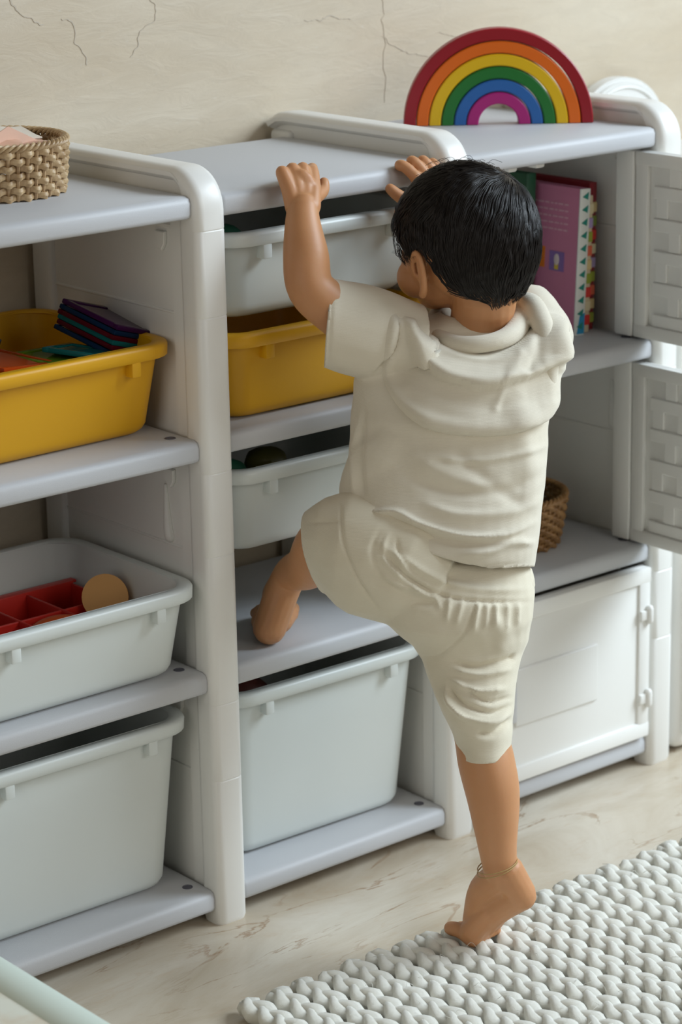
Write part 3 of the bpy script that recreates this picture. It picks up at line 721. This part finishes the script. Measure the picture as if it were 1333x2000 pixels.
def ring_px(uL, uR, v, y, b_, n=28, p=2.3, tilt=0.):
    c_ = at((uL+uR)/2, v, y); dep = float((np.array(c_)-CAMP)@_F); a = (uR-uL)/2*dep/FPX
    out = []
    for i in range(n):
        q = 2*math.pi*i/n; cs, sn = math.cos(q), math.sin(q)
        out.append(c_+VR*a*math.copysign(abs(cs)**(2/p), cs)+VF*b_*math.copysign(abs(sn)**(2/p), sn)+VZ*tilt*cs*a)
    return out
def bisect(me, co, no, fn):
    bm = bmesh.new(); bm.from_mesh(me); cc, _ = arrs(me); U, V = px(cc)
    ok = [fn(u, v) for u, v in zip(U, V)]
    fs = [f for f in bm.faces if all(ok[v.index] for v in f.verts)]
    g = set(fs) | {e for f in fs for e in f.edges} | {v for f in fs for v in f.verts}
    bmesh.ops.bisect_plane(bm, geom=list(g), plane_co=co, plane_no=no, clear_outer=True, dist=1e-6)
    bm.to_mesh(me); bm.free(); return me
def hem_cut(me, curve):
    bm = bmesh.new(); bm.from_mesh(me); cc, _ = arrs(me); U, V = px(cc)
    vh = np.interp(U, [p[0] for p in curve], [p[1] for p in curve])
    bad = V > vh+ (np.asarray(cc)@_F-float(np.array(at(880, 1060, -.19))@_F))*0
    bm.verts.ensure_lookup_table()
    bmesh.ops.delete(bm, geom=[v for v in bm.verts if bad[v.index]], context='VERTS')
    for _ in range(12):
        bv = {v for e in bm.edges if e.is_boundary for v in e.verts if px(np.array([v.co[:]]))[1][0] > 960}
        new = {}
        for v in bv:
            nb_ = [e.other_vert(v) for e in v.link_edges if e.is_boundary]
            if len(nb_) == 2: new[v] = v.co.lerp((nb_[0].co+nb_[1].co)/2, .5)
        for v, c_ in new.items(): v.co = c_
    bm.to_mesh(me); bm.free(); return me
def thick(o, t):
    m_ = o.modifiers.new('thickness', 'SOLIDIFY'); m_.thickness = t; m_.offset = -1; return o
child = thing('person', 'barefoot child in cream hooded shirt and shorts climbing the storage rack', 'person', (.2, -.25, 0))
# ---- body: one continuous skin surface
bm = bmesh.new()
# head frame
HC = at(905, 468, -.142)
az = math.radians(-9); hf = Vector((math.sin(az), math.cos(az), -.16)).normalized(); hl = VZ.cross(hf).normalized(); hu = hf.cross(hl).normalized()
HM = Matrix((hl, hf, hu)).transposed()     # local x = left (towards -x), y = forward, z = up
def hp(x, y, z): return HC+HM @ Vector((x, y, z))
ellipsoid(bm, hp(0, -.006, .004), (.066, .078, .074), HM, 28)     # skull
ellipsoid(bm, hp(0, .030, -.022), (.055, .047, .055), HM, 24)     # face
ellipsoid(bm, hp(0, .048, -.058), (.026, .024, .020), HM)         # chin
ellipsoid(bm, hp(0, .035, .030), (.055, .045, .038), HM)          # forehead
for s in (-1, 1):
    ellipsoid(bm, hp(s*.032, .048, -.036), (.023, .024, .024), HM)  # cheek
    # ear: rim, lobe and concha
    EO = Vector((0, .018, -.018))
    he = lambda x, y, z: hp(s*x, y+EO.y, z+EO.z)
    e = [he(.063, .006, -.012), he(.070, .001, .006), he(.075, -.009, .015), he(.078, -.017, .008), he(.077, -.018, -.010), he(.071, -.011, -.026), he(.064, -.002, -.034)]
    tube(bm, e, [.003, .0034, .0038, .0036, .0036, .0044, .0050], 10, 4)
    tube(bm, [he(.064, -.005, -.028), he(.069, -.010, -.010), he(.068, -.008, .006)], [.0048, .0055, .0045], 10, 4)
    ellipsoid(bm, he(.060, -.001, -.016), (.006, .006, .007), HM, 12)
tube(bm, [hp(0, .076, -.008), hp(0, .083, -.022), hp(0, .088, -.030)], [.005, .0065, .0085], 12, 3)   # nose
for s in (-1, 1): ellipsoid(bm, hp(s*.008, .081, -.031), (.005, .006, .005), HM, 12)
tube(bm, [hp(-.015, .070, -.047), hp(0, .0765, -.0455), hp(.015, .070, -.047)], [.003, .0042, .003], 10, 4)
tube(bm, [hp(-.013, .070, -.052), hp(0, .0750, -.0535), hp(.013, .070, -.052)], [.003, .0042, .003], 10, 4)
# neck, torso
NK = at(940, 650, -.150)
tube(bm, [hp(0, -.018, -.035), hp(0, -.022, -.06), NK, at(935, 760, -.16)], [.042, .037, .038, .05], 20, 4)
tors = [(760, 1015, 690, -.150, .034), (725, 1035, 800, -.155, .045), (730, 1030, 950, -.170, .045), (745, 1000, 1080, -.190, .045), (755, 1000, 1170, -.195, .045)]
loft(bm, [ring_px(*t_) for t_ in tors])
# left arm
SHL = at(715, 640, -.103); ELL = at(607, 562, -.078); WRL = at(592, 405, -.045)
tube(bm, [at(800, 680, -.13), SHL, at(655, 605, -.092), ELL, at(598, 500, -.068), at(592, 440, -.054), WRL], [.03, .032, .0285, .0265, .0258, .0205, .0172], 40, 5)
# right arm (behind the head)
SHR = at(1010, 660, -.14); ELR = at(968, 560, -.052); WRR = at(872, 400, -.036)
tube(bm, [at(930, 690, -.16), SHR, at(1000, 610, -.10), ELR, at(930, 490, -.038), WRR], [.03, .032, .028, .024, .022, .0165], 18, 5)
def finger(P, r): tube(bm, P, r, 12, 4)
HM0 = Matrix((VR, VF, VZ)).transposed()
# left hand: palm and five fingers hooked over the board edge
kn = [at(552, 337, -.019), at(572, 331, -.019), at(592, 330, -.019), at(610, 336, -.019)]
for i, k_ in enumerate(kn):
    wr = WRL+VR*(.009*(i-1.5)/1.5)
    tube(bm, [wr, wr.lerp(k_, .5)+Vector((0, -.002, 0)), k_], [.0115, .0098, .0082], 12, 4)
ell_ = WRL.lerp((kn[1]+kn[2])/2, .5); ellipsoid(bm, ell_+VF*.003+Vector((0, 0, -.004)), (.019, .010, .026), HM0, 16)
fl = [.030, .036, .039, .035]; fr_ = [.0055, .0061, .0063, .0062]
for i, (k_, L_, r_) in enumerate(zip(kn, fl, fr_)):
    fx = (-.006, -.002, .001, .003)[i]
    P = [k_, Vector((*(k_+VF*L_*.42)[:2], Z1-.002+.0150)), Vector((*(k_+VF*L_*.85)[:2], Z1-.002+.0115)), Vector((*(k_+VF*L_*1.1)[:2], Z1-.002+r_-.0005))]
    finger(P, [r_*1.12, r_*1.08, r_, r_*.86])
finger([at(603, 392, -.040), at(618, 384, -.028), at(631, 372, -.018), at(633, 357, -.0125)], [.010, .0085, .0075, .0066])
# right hand
kn = [at(812, 345, -.020), at(834, 345, -.020), at(853, 347, -.020), at(869, 352, -.020)]
for i, k_ in enumerate(kn):
    wr = WRR+VR*(.008*(i-1.5)/1.5)
    tube(bm, [wr, wr.lerp(k_, .5), k_], [.011, .0095, .008], 12, 4)
ellipsoid(bm, WRR.lerp((kn[1]+kn[2])/2, .5), (.018, .011, .020), None, 16)
tips = [(774, 320), (797, 312), (818, 311), (837, 315)]
for i, (k_, tp_, r_) in enumerate(zip(kn, tips, [.0066, .0067, .0066, .0060])):
    m_ = at(tp_[0]+8, tp_[1]+2, -.004)
    P = [k_, k_.lerp(m_, .55)+Vector((0, 0, .002)), m_, m_+VF*.012+Vector((0, 0, -.005)), ]
    finger(P, [r_*1.1, r_*1.08, r_, r_*.85])
finger([at(815, 398, -.034), at(795, 392, -.026), at(776, 380, -.019), at(763, 369, -.0135)], [.010, .0085, .0075, .0066])
# right (standing) leg
HPR = at(950, 1190, -.215); KNR = at(940, 1430, -.262)
tube(bm, [HPR, at(928, 1320, -.235), KNR, at(950, 1485, -.278), at(964, 1555, -.292), at(972, 1650, -.303), at(978, 1700, -.307)], [.045, .040, .0315, .0325, .0305, .0225, .0195], 40, 5)
AK = at(984, 1712, -.308); HE = at(1018, 1748, -.322)
BALL = Vector((.180, -.268, .036))
tube(bm, [AK+Vector((0, -.004, .01)), HE], [.020, .0185], 16, 3)
tube(bm, [HE, HE.lerp(BALL, .5)+Vector((0, .004, .002)), BALL], [.0180, .0185, .017], 16, 4)
tube(bm, [AK, AK.lerp(BALL, .5)+Vector((0, .010, .010)), BALL+Vector((0, .006, .004))], [.020, .020, .016], 16, 4)
for s, r_ in ((-.013, .0145), (.004, .0135), (.018, .012)): tube(bm, [HE.lerp(BALL, .55)+Vector((s*.6, .006, .0)), BALL+Vector((s, 0, -.004))], [.014, r_], 12, 3)
toes = [(-.017, .034, .0088), (-.003, .032, .0068), (.008, .028, .0064), (.018, .023, .006), (.027, .016, .0058)]
for s, L_, r_ in toes:
    b0 = BALL+Vector((s*.8, -.004, -.010)); z_ = .0215+r_*.75
    finger([b0, Vector((b0.x+s*.15, b0.y+L_*.55, z_+.002)), Vector((b0.x+s*.2, b0.y+L_, z_)), ], [r_*1.25, r_*1.05, r_])
# left (raised) leg
HPL = at(840, 1150, -.165); KNL = at(665, 1050, -.100)
HEL = at(527, 1237, .033); HEL.z = Z3+.0205; AKL = HEL+VR*.017+Vector((.006, .008, .044))
tube(bm, [HPL, at(740, 1090, -.13), KNL, at(628, 1065, -.070), at(604, 1105, -.030), AKL+Vector((.005, -.012, .022)), AKL], [.045, .042, .034, .031, .0275, .0215, .0205], 40, 5)
fd = Vector((.70, .714, 0)).normalized(); fs = Vector((fd.y, -fd.x, 0))
tube(bm, [AKL, HEL], [.021, .0205], 16, 3)
BL = HEL+fd*.066+Vector((0, 0, -.004))
tube(bm, [HEL, HEL.lerp(BL, .5)+Vector((0, 0, .001)), BL], [.0205, .0185, .0155], 16, 4); tube(bm, [AKL, AKL.lerp(BL, .5)+Vector((0, 0, .006)), BL], [.0215, .0205, .0165], 16, 4)
for s in (-.016, 0, .016): tube(bm, [HEL.lerp(BL, .4)+fs*s*.7, BL+fs*s], [.014, .0125], 12, 3)
for s, L_, r_ in ((.018, .040, .0088), (.005, .038, .0068), (-.006, .034, .0064), (-.016, .029, .006), (-.024, .023, .0056)):
    b0 = BL+fs*s; finger([b0, b0+fd*L_*.5+Vector((0, 0, -.003)), Vector((*(b0+fd*L_)[:2], Z3+r_+.0005))], [r_*1.3, r_*1.05, r_])
bme = remesh(bm, .0016, 5, 'body')
body = link('body', bme, SKIN, child)
# eyes, lashes
for s in (-1, 1):
    bm = bmesh.new(); ellipsoid(bm, hp(s*.025, .061, -.008), (.0095, .007, .0065), HM, 16); e_ = obj('eye', bm, paint('eye_white', (.75, .72, .68)), body)
    bm = bmesh.new(); ellipsoid(bm, hp(s*.025, .0665, -.008), (.005, .0025, .005), HM, 14); obj('iris', bm, BLACK, e_)
    bm = bmesh.new()
    for k in range(9):
        q = (k-4)/4; p0 = hp(s*.027+q*.009, .0700-.004*q*q, -.004-.002*q*q); p1 = p0+HM @ Vector((q*.003, .009, .001)); tube(bm, [p0, p0.lerp(p1, .5)+Vector((0, 0, -.0012)), p1], [.00025, .0002, .0001], 5, 2, False)
    obj('eyelashes', bm, HAIR, e_)
# ---- hair: scalp cap with combed strands
bm = bmesh.new()
def hairR(d):          # ellipsoid radius of the hair mass in local direction d (unit)
    r = 1/math.sqrt((d.x/.077)**2+((d.y)/.0875)**2+(d.z/(.084 if d.z > 0 else .094))**2)
    return r
CR = Vector((-.30, -.62, .72)).normalized()          # crown whorl
def hairline(d):
    """lowest local z/|d| allowed for hair, by azimuth"""
    az_ = math.atan2(abs(d.x), d.y)   # 0 forward .. pi back
    if az_ < .70: return .22
    if az_ < 1.02: return .22-.45*(az_-.70)/.32
    if az_ < 1.12: return -.23
    if az_ < 1.50: return -.23+.25*(az_-1.12)/.38
    if az_ < 1.80: return .02-.70*(az_-1.50)/.30
    return -.68-.28*(az_-1.80)/1.35
# cap
nth, nph = 48, 96; grid = []
for j in range(nph):
    p_ = 2*math.pi*j/nph; dd = Vector((math.sin(p_), math.cos(p_), 0)); hl_ = max(-.97, hairline(dd)); col_ = []
    th1 = math.acos(hl_)
    for i in range(nth+1):
        th = th1*i/nth; d = Vector((math.sin(th)*math.sin(p_), math.sin(th)*math.cos(p_), math.cos(th)))
        r = hairR(d)*(1-.10*max(0, (i-nth*.86)/(nth*.14)))*(1+.012*noise.noise(d*5)); col_.append(hp(*(d*r+Vector((0, -.005, .003)))))
    grid.append(col_)
top_ = bm.verts.new(grid[0][0]); vg = [[bm.verts.new(p) for p in c_[1:]] for c_ in grid]
for j in range(nph):
    k = (j+1) % nph; bm.faces.new((top_, vg[j][0], vg[k][0]))
    for i in range(nth-1): bm.faces.new((vg[j][i], vg[j][i+1], vg[k][i+1], vg[k][i]))
bot = bm.faces.new([vg[j][-1] for j in range(nph)][::-1]); bmesh.ops.delete(bm, geom=[bot], context='FACES_ONLY')
rnd = random.Random(3)
clumps = [Vector((rnd.gauss(0, 1), rnd.gauss(0, 1), rnd.gauss(0, 1))) for _ in range(4)]
def strand(d, n, step, lift):
    P = []; 
    for i in range(n):
        away = (d-CR*d.dot(CR)); away = away.normalized() if away.length > 1e-4 else Vector((1, 0, 0))
        sw = CR.cross(away)*.55*math.exp(-2.2*(1-d.dot(CR)))
        g = Vector((0, 0, -1)); g = g-d*g.dot(d)
        fwd = Vector((0, .5, 0)) if d.z > .35 and d.y > -.2 else Vector((0, 0, 0)); fwd = fwd-d*fwd.dot(d)
        nn = Vector((noise.noise(d*6), noise.noise(d*6+Vector((9, 0, 0))), noise.noise(d*6+Vector((0, 9, 0)))))*.4; nn = nn-d*nn.dot(d)
        v_ = (away*.9+sw+g*.8+fwd+nn).normalized()
        q = i/(n-1); r = hairR(d)*(1+.010*noise.noise(d*5)+.022*noise.noise(d*11)+lift*(math.sin(q*2.4))+.002)
        P.append(hp(*(d*r+Vector((0, -.005, .003)))))
        d = (d+v_*step).normalized()
        if d.z < hairline(d)-.035 and i > 2: break
    return P
cnt = 0
while cnt < 6500:
    d = Vector((rnd.gauss(0, 1), rnd.gauss(0, 1), rnd.gauss(0, 1))).normalized()
    if d.z < hairline(d)+.01: continue
    P = strand(d, rnd.randint(7, 11), rnd.uniform(.055, .085), rnd.uniform(.0, .035)); cnt += 1
    if len(P) < 4: continue
    r0 = rnd.uniform(.00035, .0006); n = 3; prev = None
    for i, p in enumerate(P):
        t_ = (P[min(i+1, len(P)-1)]-P[max(i-1, 0)]).normalized(); o_ = (p-HC).normalized(); a_ = t_.cross(o_).normalized(); q = i/(len(P)-1)
        rr = r0*(1-q)**.6+.00006
        vs = [bm.verts.new(p+a_*rr), bm.verts.new(p+o_*rr*.7), bm.verts.new(p-a_*rr)]
        if prev:
            for k in (0, 1): bm.faces.new((prev[k], prev[k+1], vs[k+1], vs[k]))
        prev = vs
# flyaway hairs on top
for k in range(26):
    d = Vector((rnd.uniform(-.5, .5), rnd.uniform(-.5, .4), 1)).normalized(); p = hp(*(d*hairR(d)+Vector((0, -.005, .003)))); a = rnd.uniform(0, 6.28); l = rnd.uniform(.010, .022)
    tube(bm, [p, p+Vector((.4*l*math.cos(a), .4*l*math.sin(a), .35*l)), p+Vector((l*math.cos(a), l*math.sin(a), .15*l))], .00022, 4, 3, False)
hair = obj('hair', bm, HAIR, body, True, None)
# ---- shorts
bm = bmesh.new()
pel = [(745, 1030, 1070, -.188, .062), (722, 1043, 1150, -.198, .070), (745, 1042, 1200, -.205, .070), (800, 1034, 1245, -.212, .064), (835, 1015, 1290, -.22, .056)]
loft(bm, [ring_px(*t_) for t_ in pel])
# right leg of the shorts
rl = [(800, 1040, 1190, -.21, .060), (822, 1022, 1270, -.222, .056), (842, 1008, 1330, -.236, .053), (862, 1003, 1385, -.250, .051), (884, 1001, 1425, -.260, .047), (891, 997, 1452, -.264, .046), (897, 994, 1500, -.270, .045)]
loft(bm, [ring_px(*t_) for t_ in rl])
# left thigh: sections across the thigh axis, from hip to the wide hem
def sec(u, v, y, hw, dp, ax, n=28):
    c_ = at(u, v, y); a_ = Vector(ax).normalized(); s1 = a_.cross(VF).normalized(); s2 = a_.cross(s1).normalized()
    return [c_+s1*hw*math.cos(2*math.pi*i/n)+s2*dp*math.sin(2*math.pi*i/n) for i in range(n)]
axL = at(650, 1060, -.09)-at(850, 1150, -.19)
loft(bm, [sec(880, 1130, -.20, .066, .062, axL), sec(800, 1105, -.175, .073, .062, axL), sec(730, 1085, -.145, .074, .060, axL), sec(680, 1070, -.120, .069, .056, axL+Vector((0, 0, -.03))), sec(645, 1070, -.098, .060, .050, axL+Vector((0, 0, -.06))), sec(622, 1078, -.080, .050, .044, axL+Vector((0, 0, -.09))), sec(600, 1092, -.065, .044, .040, axL+Vector((0, 0, -.10)))])
sme = remesh(bm, .0026, 6, 'shorts')
hemz = at(945, 1452, -.264)
sme = bisect(sme, hemz+Vector((0, 0, -.004)), Vector((.05, 0, -1)), lambda u, v: v > 1350)
hl_ax = (axL.normalized()+Vector((0, 0, -.62))).normalized()
sme = bisect(sme, at(622, 1082, -.080), hl_ax, lambda u, v: u < 740 and v < 1260)
L = []
# gathers below the waistband, seams, creases at the hip and knee
for k, (u0, v0, u1, v1) in enumerate([(742, 1120, 800, 1152), (770, 1120, 832, 1160), (800, 1140, 858, 1172), (845, 1150, 862, 1190), (880, 1160, 872, 1215), (905, 1168, 890, 1220), (935, 1172, 925, 1235), (952, 1174, 948, 1230), (970, 1176, 966, 1225), (992, 1176, 990, 1230), (1012, 1176, 1010, 1222)]):
    L.append(([(u0, v0), ((u0+u1)/2, (v0+v1)/2+2), (u1, v1)], 5, .0022 if k % 2 == 0 else .0016))
L += [([(735, 1070), (800, 1130), (870, 1165), (950, 1175), (1035, 1176)], 4, -.0028),
      ([(740, 1060), (800, 1100), (880, 1140), (960, 1152), (1035, 1150)], 7, .0022),
      ([(820, 1282), (860, 1280), (905, 1240), (925, 1195), (935, 1180)], 3, -.0016),
      ([(665, 985), (672, 1060), (700, 1130), (740, 1190)], 3, -.0016),
      ([(600, 1022), (640, 1020), (668, 1018)], 2.5, -.0012),
      ([(760, 1040), (748, 1075), (760, 1105), (800, 1130)], 5, .0016), ([(775, 1050), (782, 1085), (815, 1115)], 4, -.0014), ([(770, 1075), (800, 1120), (850, 1150)], 4, .0013), ([(700, 1120), (760, 1165), (850, 1200)], 12, .0012),
      ([(745, 1030), (728, 1070), (738, 1115), (775, 1150), (830, 1172)], 5, -.0012),
      ([(880, 1292), (930, 1303), (990, 1290), (1010, 1280)], 6, -.0042), ([(885, 1308), (940, 1318), (1000, 1306)], 6, .003),
      ([(878, 1325), (930, 1350), (990, 1345)], 6, .0034), ([(868, 1335), (905, 1375), (960, 1392), (1000, 1378)], 5, -.0036),
      ([(865, 1350), (905, 1398), (960, 1412), (1000, 1395)], 6, .0036), ([(930, 1432), (965, 1432), (1000, 1400)], 6, -.0042), ([(870, 1330), (880, 1370), (915, 1410)], 5, .003),
      ([(905, 1340), (950, 1370), (1000, 1362)], 4, -.003), ([(830, 1300), (850, 1350), (885, 1400)], 10, .002),
      ([(960, 1200), (985, 1240), (975, 1280)], 14, .002)]
folds(sme, L, .0024, 12, seed=3, gain=1.4)
shorts = thick(link('shorts', sme, SHORTS, body), .0022)
bm = bmesh.new(); rg = []
for k, (v, dd) in enumerate(((1104, .000), (1108, .0026), (1120, .0036), (1132, .003), (1140, .0006))):
    rr = ring_px(790, 1035+(v-1104)*.18, v+9, -.195, .068, 80)
    rg.append([p+(p-at(900, v, -.195)).normalized()*(dd+.0014*math.sin(i*2.1)+.0008*math.sin(i*5.3)) for i, p in enumerate(rr)])
loft(bm, rg, cap=False); obj('waistband', bm, SHORTS, shorts)
bm = bmesh.new(); loft(bm, [ring_px(860, 1026, v, -.193, .0655, 48) for v in (1090, 1106, 1124)], cap=False); obj('nappy', bm, paint('mint_nappy', (.55, .68, .60)), body)
# ---- shirt
bm = bmesh.new()
st = [(870, 1000, 605, -.148, .024), (785, 1052, 640, -.150, .032), (712, 1080, 680, -.152, .043), (690, 1078, 740, -.155, .059), (684, 1076, 800, -.160, .067), (681, 1072, 870, -.166, .068), (680, 1070, 930, -.173, .069), (683, 1063, 985, -.181, .071), (705, 1052, 1040, -.188, .073), (735, 1046, 1085, -.192, .076), (765, 1042, 1112, -.194, .078), (770, 1040, 1140, -.195, .078)]
loft(bm, [ring_px(*t_, n=40, p=2.4) for t_ in st])
# front-left lap over the thigh
tube(bm, [at(770, 880, -.14), at(735, 950, -.122), at(722, 1000, -.115)], [.045, .042, .032], 22, 4)
# sleeves
axS = at(632, 628, -.082)-at(760, 650, -.115)
loft(bm, [sec(815, 670, -.130, .046, .040, axS), sec(755, 658, -.113, .051, .042, axS), sec(710, 648, -.102, .053, .042, axS), sec(670, 638, -.091, .051, .041, axS), sec(642, 630, -.084, .050, .040, axS), sec(618, 622, -.078, .050, .040, axS)])
tube(bm, [at(985, 680, -.15), at(1040, 670, -.135), at(1058, 650, -.115), at(1040, 610, -.090)], [.040, .042, .038, .034], 22, 4)
hme = remesh(bm, .0024, 7, 'shirt')
bmc = bmesh.new(); tube(bmc, [at(668, 628, -.091), at(638, 626, -.083), at(600, 615, -.074)], [.030, .039, .042], 22, 4, False); hme = bisect(hme, at(641, 632, -.084), -VR+Vector((0, 0, .10)), lambda u, v: u < 720 and v < 760); bmc.free()
bmc = bmesh.new(); loft(bmc, [ring_px(862, 1002, 540, -.142, .034), ring_px(862, 1000, 640, -.146, .034), ring_px(880, 985, 668, -.150, .028)]); hme = cut(hme, bmc)
hme = hem_cut(hme, [(600, 1006), (700, 1008), (735, 1018), (762, 1040), (800, 1066), (850, 1088), (905, 1104), (960, 1112), (1060, 1108)])
hood_poly = [(845, 600), (790, 590), (765, 600), (752, 640), (745, 690), (742, 740), (770, 790), (815, 828), (870, 846), (940, 852), (1010, 846), (1060, 824), (1079, 790), (1082, 740), (1092, 690), (1085, 640), (1050, 590), (1015, 560), (1005, 600), (1000, 640), (960, 660), (900, 650)]
L = [([(775, 610), (778, 660), (760, 700), (725, 738)], 3, -.0022),                       # armhole seam
     ([(690, 990), (730, 1000), (775, 1000), (820, 1022), (900, 1045), (980, 1045), (1045, 1020)], 6, .0036),
     ([(760, 1012), (820, 1040), (900, 1062), (980, 1065)], 6, -.0026),
     ([(735, 1003), (715, 1015), (700, 1030)], 8, -.0055),
     ([(800, 885), (870, 925), (930, 945), (1020, 960)], 16, .0022), ([(790, 930), (880, 960), (1000, 955), (1065, 920)], 12, -.002),
     ([(840, 890), (920, 900), (1000, 890), (1070, 870)], 7, .002), ([(700, 820), (690, 900), (695, 980)], 6, .0024), ([(712, 800), (705, 900), (712, 970)], 5, -.0016),
     ([(650, 560), (645, 640), (640, 712)], 4, -.0010), 
     ([(900, 1085), (960, 1075), (1000, 1060), (1045, 1060)], 7, .0026), ([(770, 1065), (850, 1092), (940, 1106), (1035, 1100)], 3, -.001), 
     ([(820, 980), (900, 1005), (1000, 1000), (1060, 975)], 10, .002), ([(1000, 770), (1030, 880), (1040, 980)], 22, .0022), ([(880, 870), (940, 930), (1040, 1000)], 14, -.0016)]
folds(hme, L, .0030, 10, seed=1, gain=1.9)
shirt = thick(link('shirt', hme, SHIRT, body), .0022)
# hood: a puffed second layer lying on the back
co, no = arrs(hme); U, V = px(co); hood_poly = catmull([np.array(p, float) for p in hood_poly+hood_poly[:1]], 4); S = sd_poly(U, V, hood_poly); facing = -(no@_F)
keep = (S > -6) & (facing > .03) & (co@_F < (np.array(at(900, 700, -.10))@_F))
idx = -np.ones(len(co), int); idx[keep] = np.arange(keep.sum())
inner = [(840, 598), (782, 590), (790, 640), (806, 695), (845, 738), (905, 762), (960, 766), (1020, 750), (1062, 722), (1082, 690), (1060, 610), (1015, 560), (1005, 600), (1000, 640), (960, 660), (900, 650)]
inner = catmull([np.array(p, float) for p in inner+inner[:1]], 4); S2 = sd_poly(U, V, inner)
sm = lambda x: np.clip(x, 0, 1)**2*(3-2*np.clip(x, 0, 1))
ruL = .2+.8*sm((U-745)/95); H = -.003+.0135*sm((S+3)/(9+14*(1-ruL)))*ruL
H += .0035*np.exp(-((S-16)/12)**2)-.0028*np.exp(-((S-52)/22)**2)
H += .011*sm((S2+1)/7)*(.35+.65*sm((U-780)/60))+.003*np.exp(-((S2-12)/9)**2)-.003*np.exp(-((S2-45)/18)**2)
dn, _t = d_line(U, V, [(800, 588), (832, 600), (850, 628), (895, 652), (950, 662), (990, 650), (1008, 625), (1008, 595)])
kn_ = sm((dn-10)/44); H = H*kn_-.011*(1-kn_)
for pts, wd, am in (([(800, 760), (880, 800), (960, 812), (1060, 790)], 14, .002), ([(1010, 700), (990, 740), (965, 800)], 8, .0022), ([(1045, 600), (1070, 660), (1075, 720)], 8, .004), ([(1030, 620), (1045, 680), (1020, 730)], 8, -.003)):
    d, t_ = d_line(U, V, pts); H += am*np.exp(-(d/wd)**2)
nc = co+no*H[:, None]
polys = [tuple(idx[list(p.vertices)]) for p in hme.polygons if all(keep[list(p.vertices)])]
hm = bpy.data.meshes.new('hood'); hm.from_pydata([tuple(x) for x in nc[keep]], [], polys); hm.update()
bm = bmesh.new(); bm.from_mesh(hm); left = set(bm.verts); comps = []
while left:
    s0 = left.pop(); comp = {s0}; q_ = [s0]
    while q_:
        a_ = q_.pop()
        for e_ in a_.link_edges:
            o_ = e_.other_vert(a_)
            if o_ in left: left.discard(o_); comp.add(o_); q_.append(o_)
    comps.append(comp)
comps.sort(key=len); bmesh.ops.delete(bm, geom=[v for c_ in comps[:-1] for v in c_], context='VERTS'); bm.to_mesh(hm); bm.free()
hood = link('hood', hm, SHIRT, shirt)
ms = hood.modifiers.new('s', 'SMOOTH'); ms.iterations = 1; ms.factor = .5
ms = hood.modifiers.new('t', 'SOLIDIFY'); ms.thickness = .0018; ms.offset = -1
bm = bmesh.new()
N0 = at(930, 632, -.150); P = []
for k in range(25):
    q = 2*math.pi*k/24
    P.append(N0+VR*.0495*math.cos(q)+VF*(.055 if math.sin(q) > 0 else .066)*math.sin(q)+VZ*(.0105*math.sin(q)+.006*math.cos(q)+.0015*math.sin(3*q)))
tube(bm, P, [.0122+.0012*math.sin(2*math.pi*k/24*2+1) for k in range(25)], 18, 3)
tube(bm, [N0+VR*.045+VF*.03+VZ*.012, N0+VR*.062+VF*.0+VZ*.022, N0+VR*.074-VF*.030+VZ*.004, N0+VR*.080-VF*.052-VZ*.028, N0+VR*.078-VF*.062-VZ*.060, N0+VR*.062-VF*.068-VZ*.082], [.009, .0125, .012, .011, .009, .006], 16, 6)
cme = remesh(bm, .0022, 3, 'collar'); folds(cme, [], .0016, 14, seed=8); link('collar_roll', cme, SHIRT, shirt)
# anklet
bm = bmesh.new(); AC = at(972, 1694, -.3075)
for k, (dz, r_, tl) in enumerate(((0, .0228, .35), (.0035, .0226, .28))):
    P = [AC+VR*r_*math.cos(q)+VF*r_*math.sin(q)+VZ*(dz+tl*r_*math.cos(q)) for q in [2*math.pi*i/28 for i in range(29)]]
    tube(bm, P, .0007, 6, 2, False)
obj('anklet', bm, paint('gold_thread', (.42, .27, .10)), body)
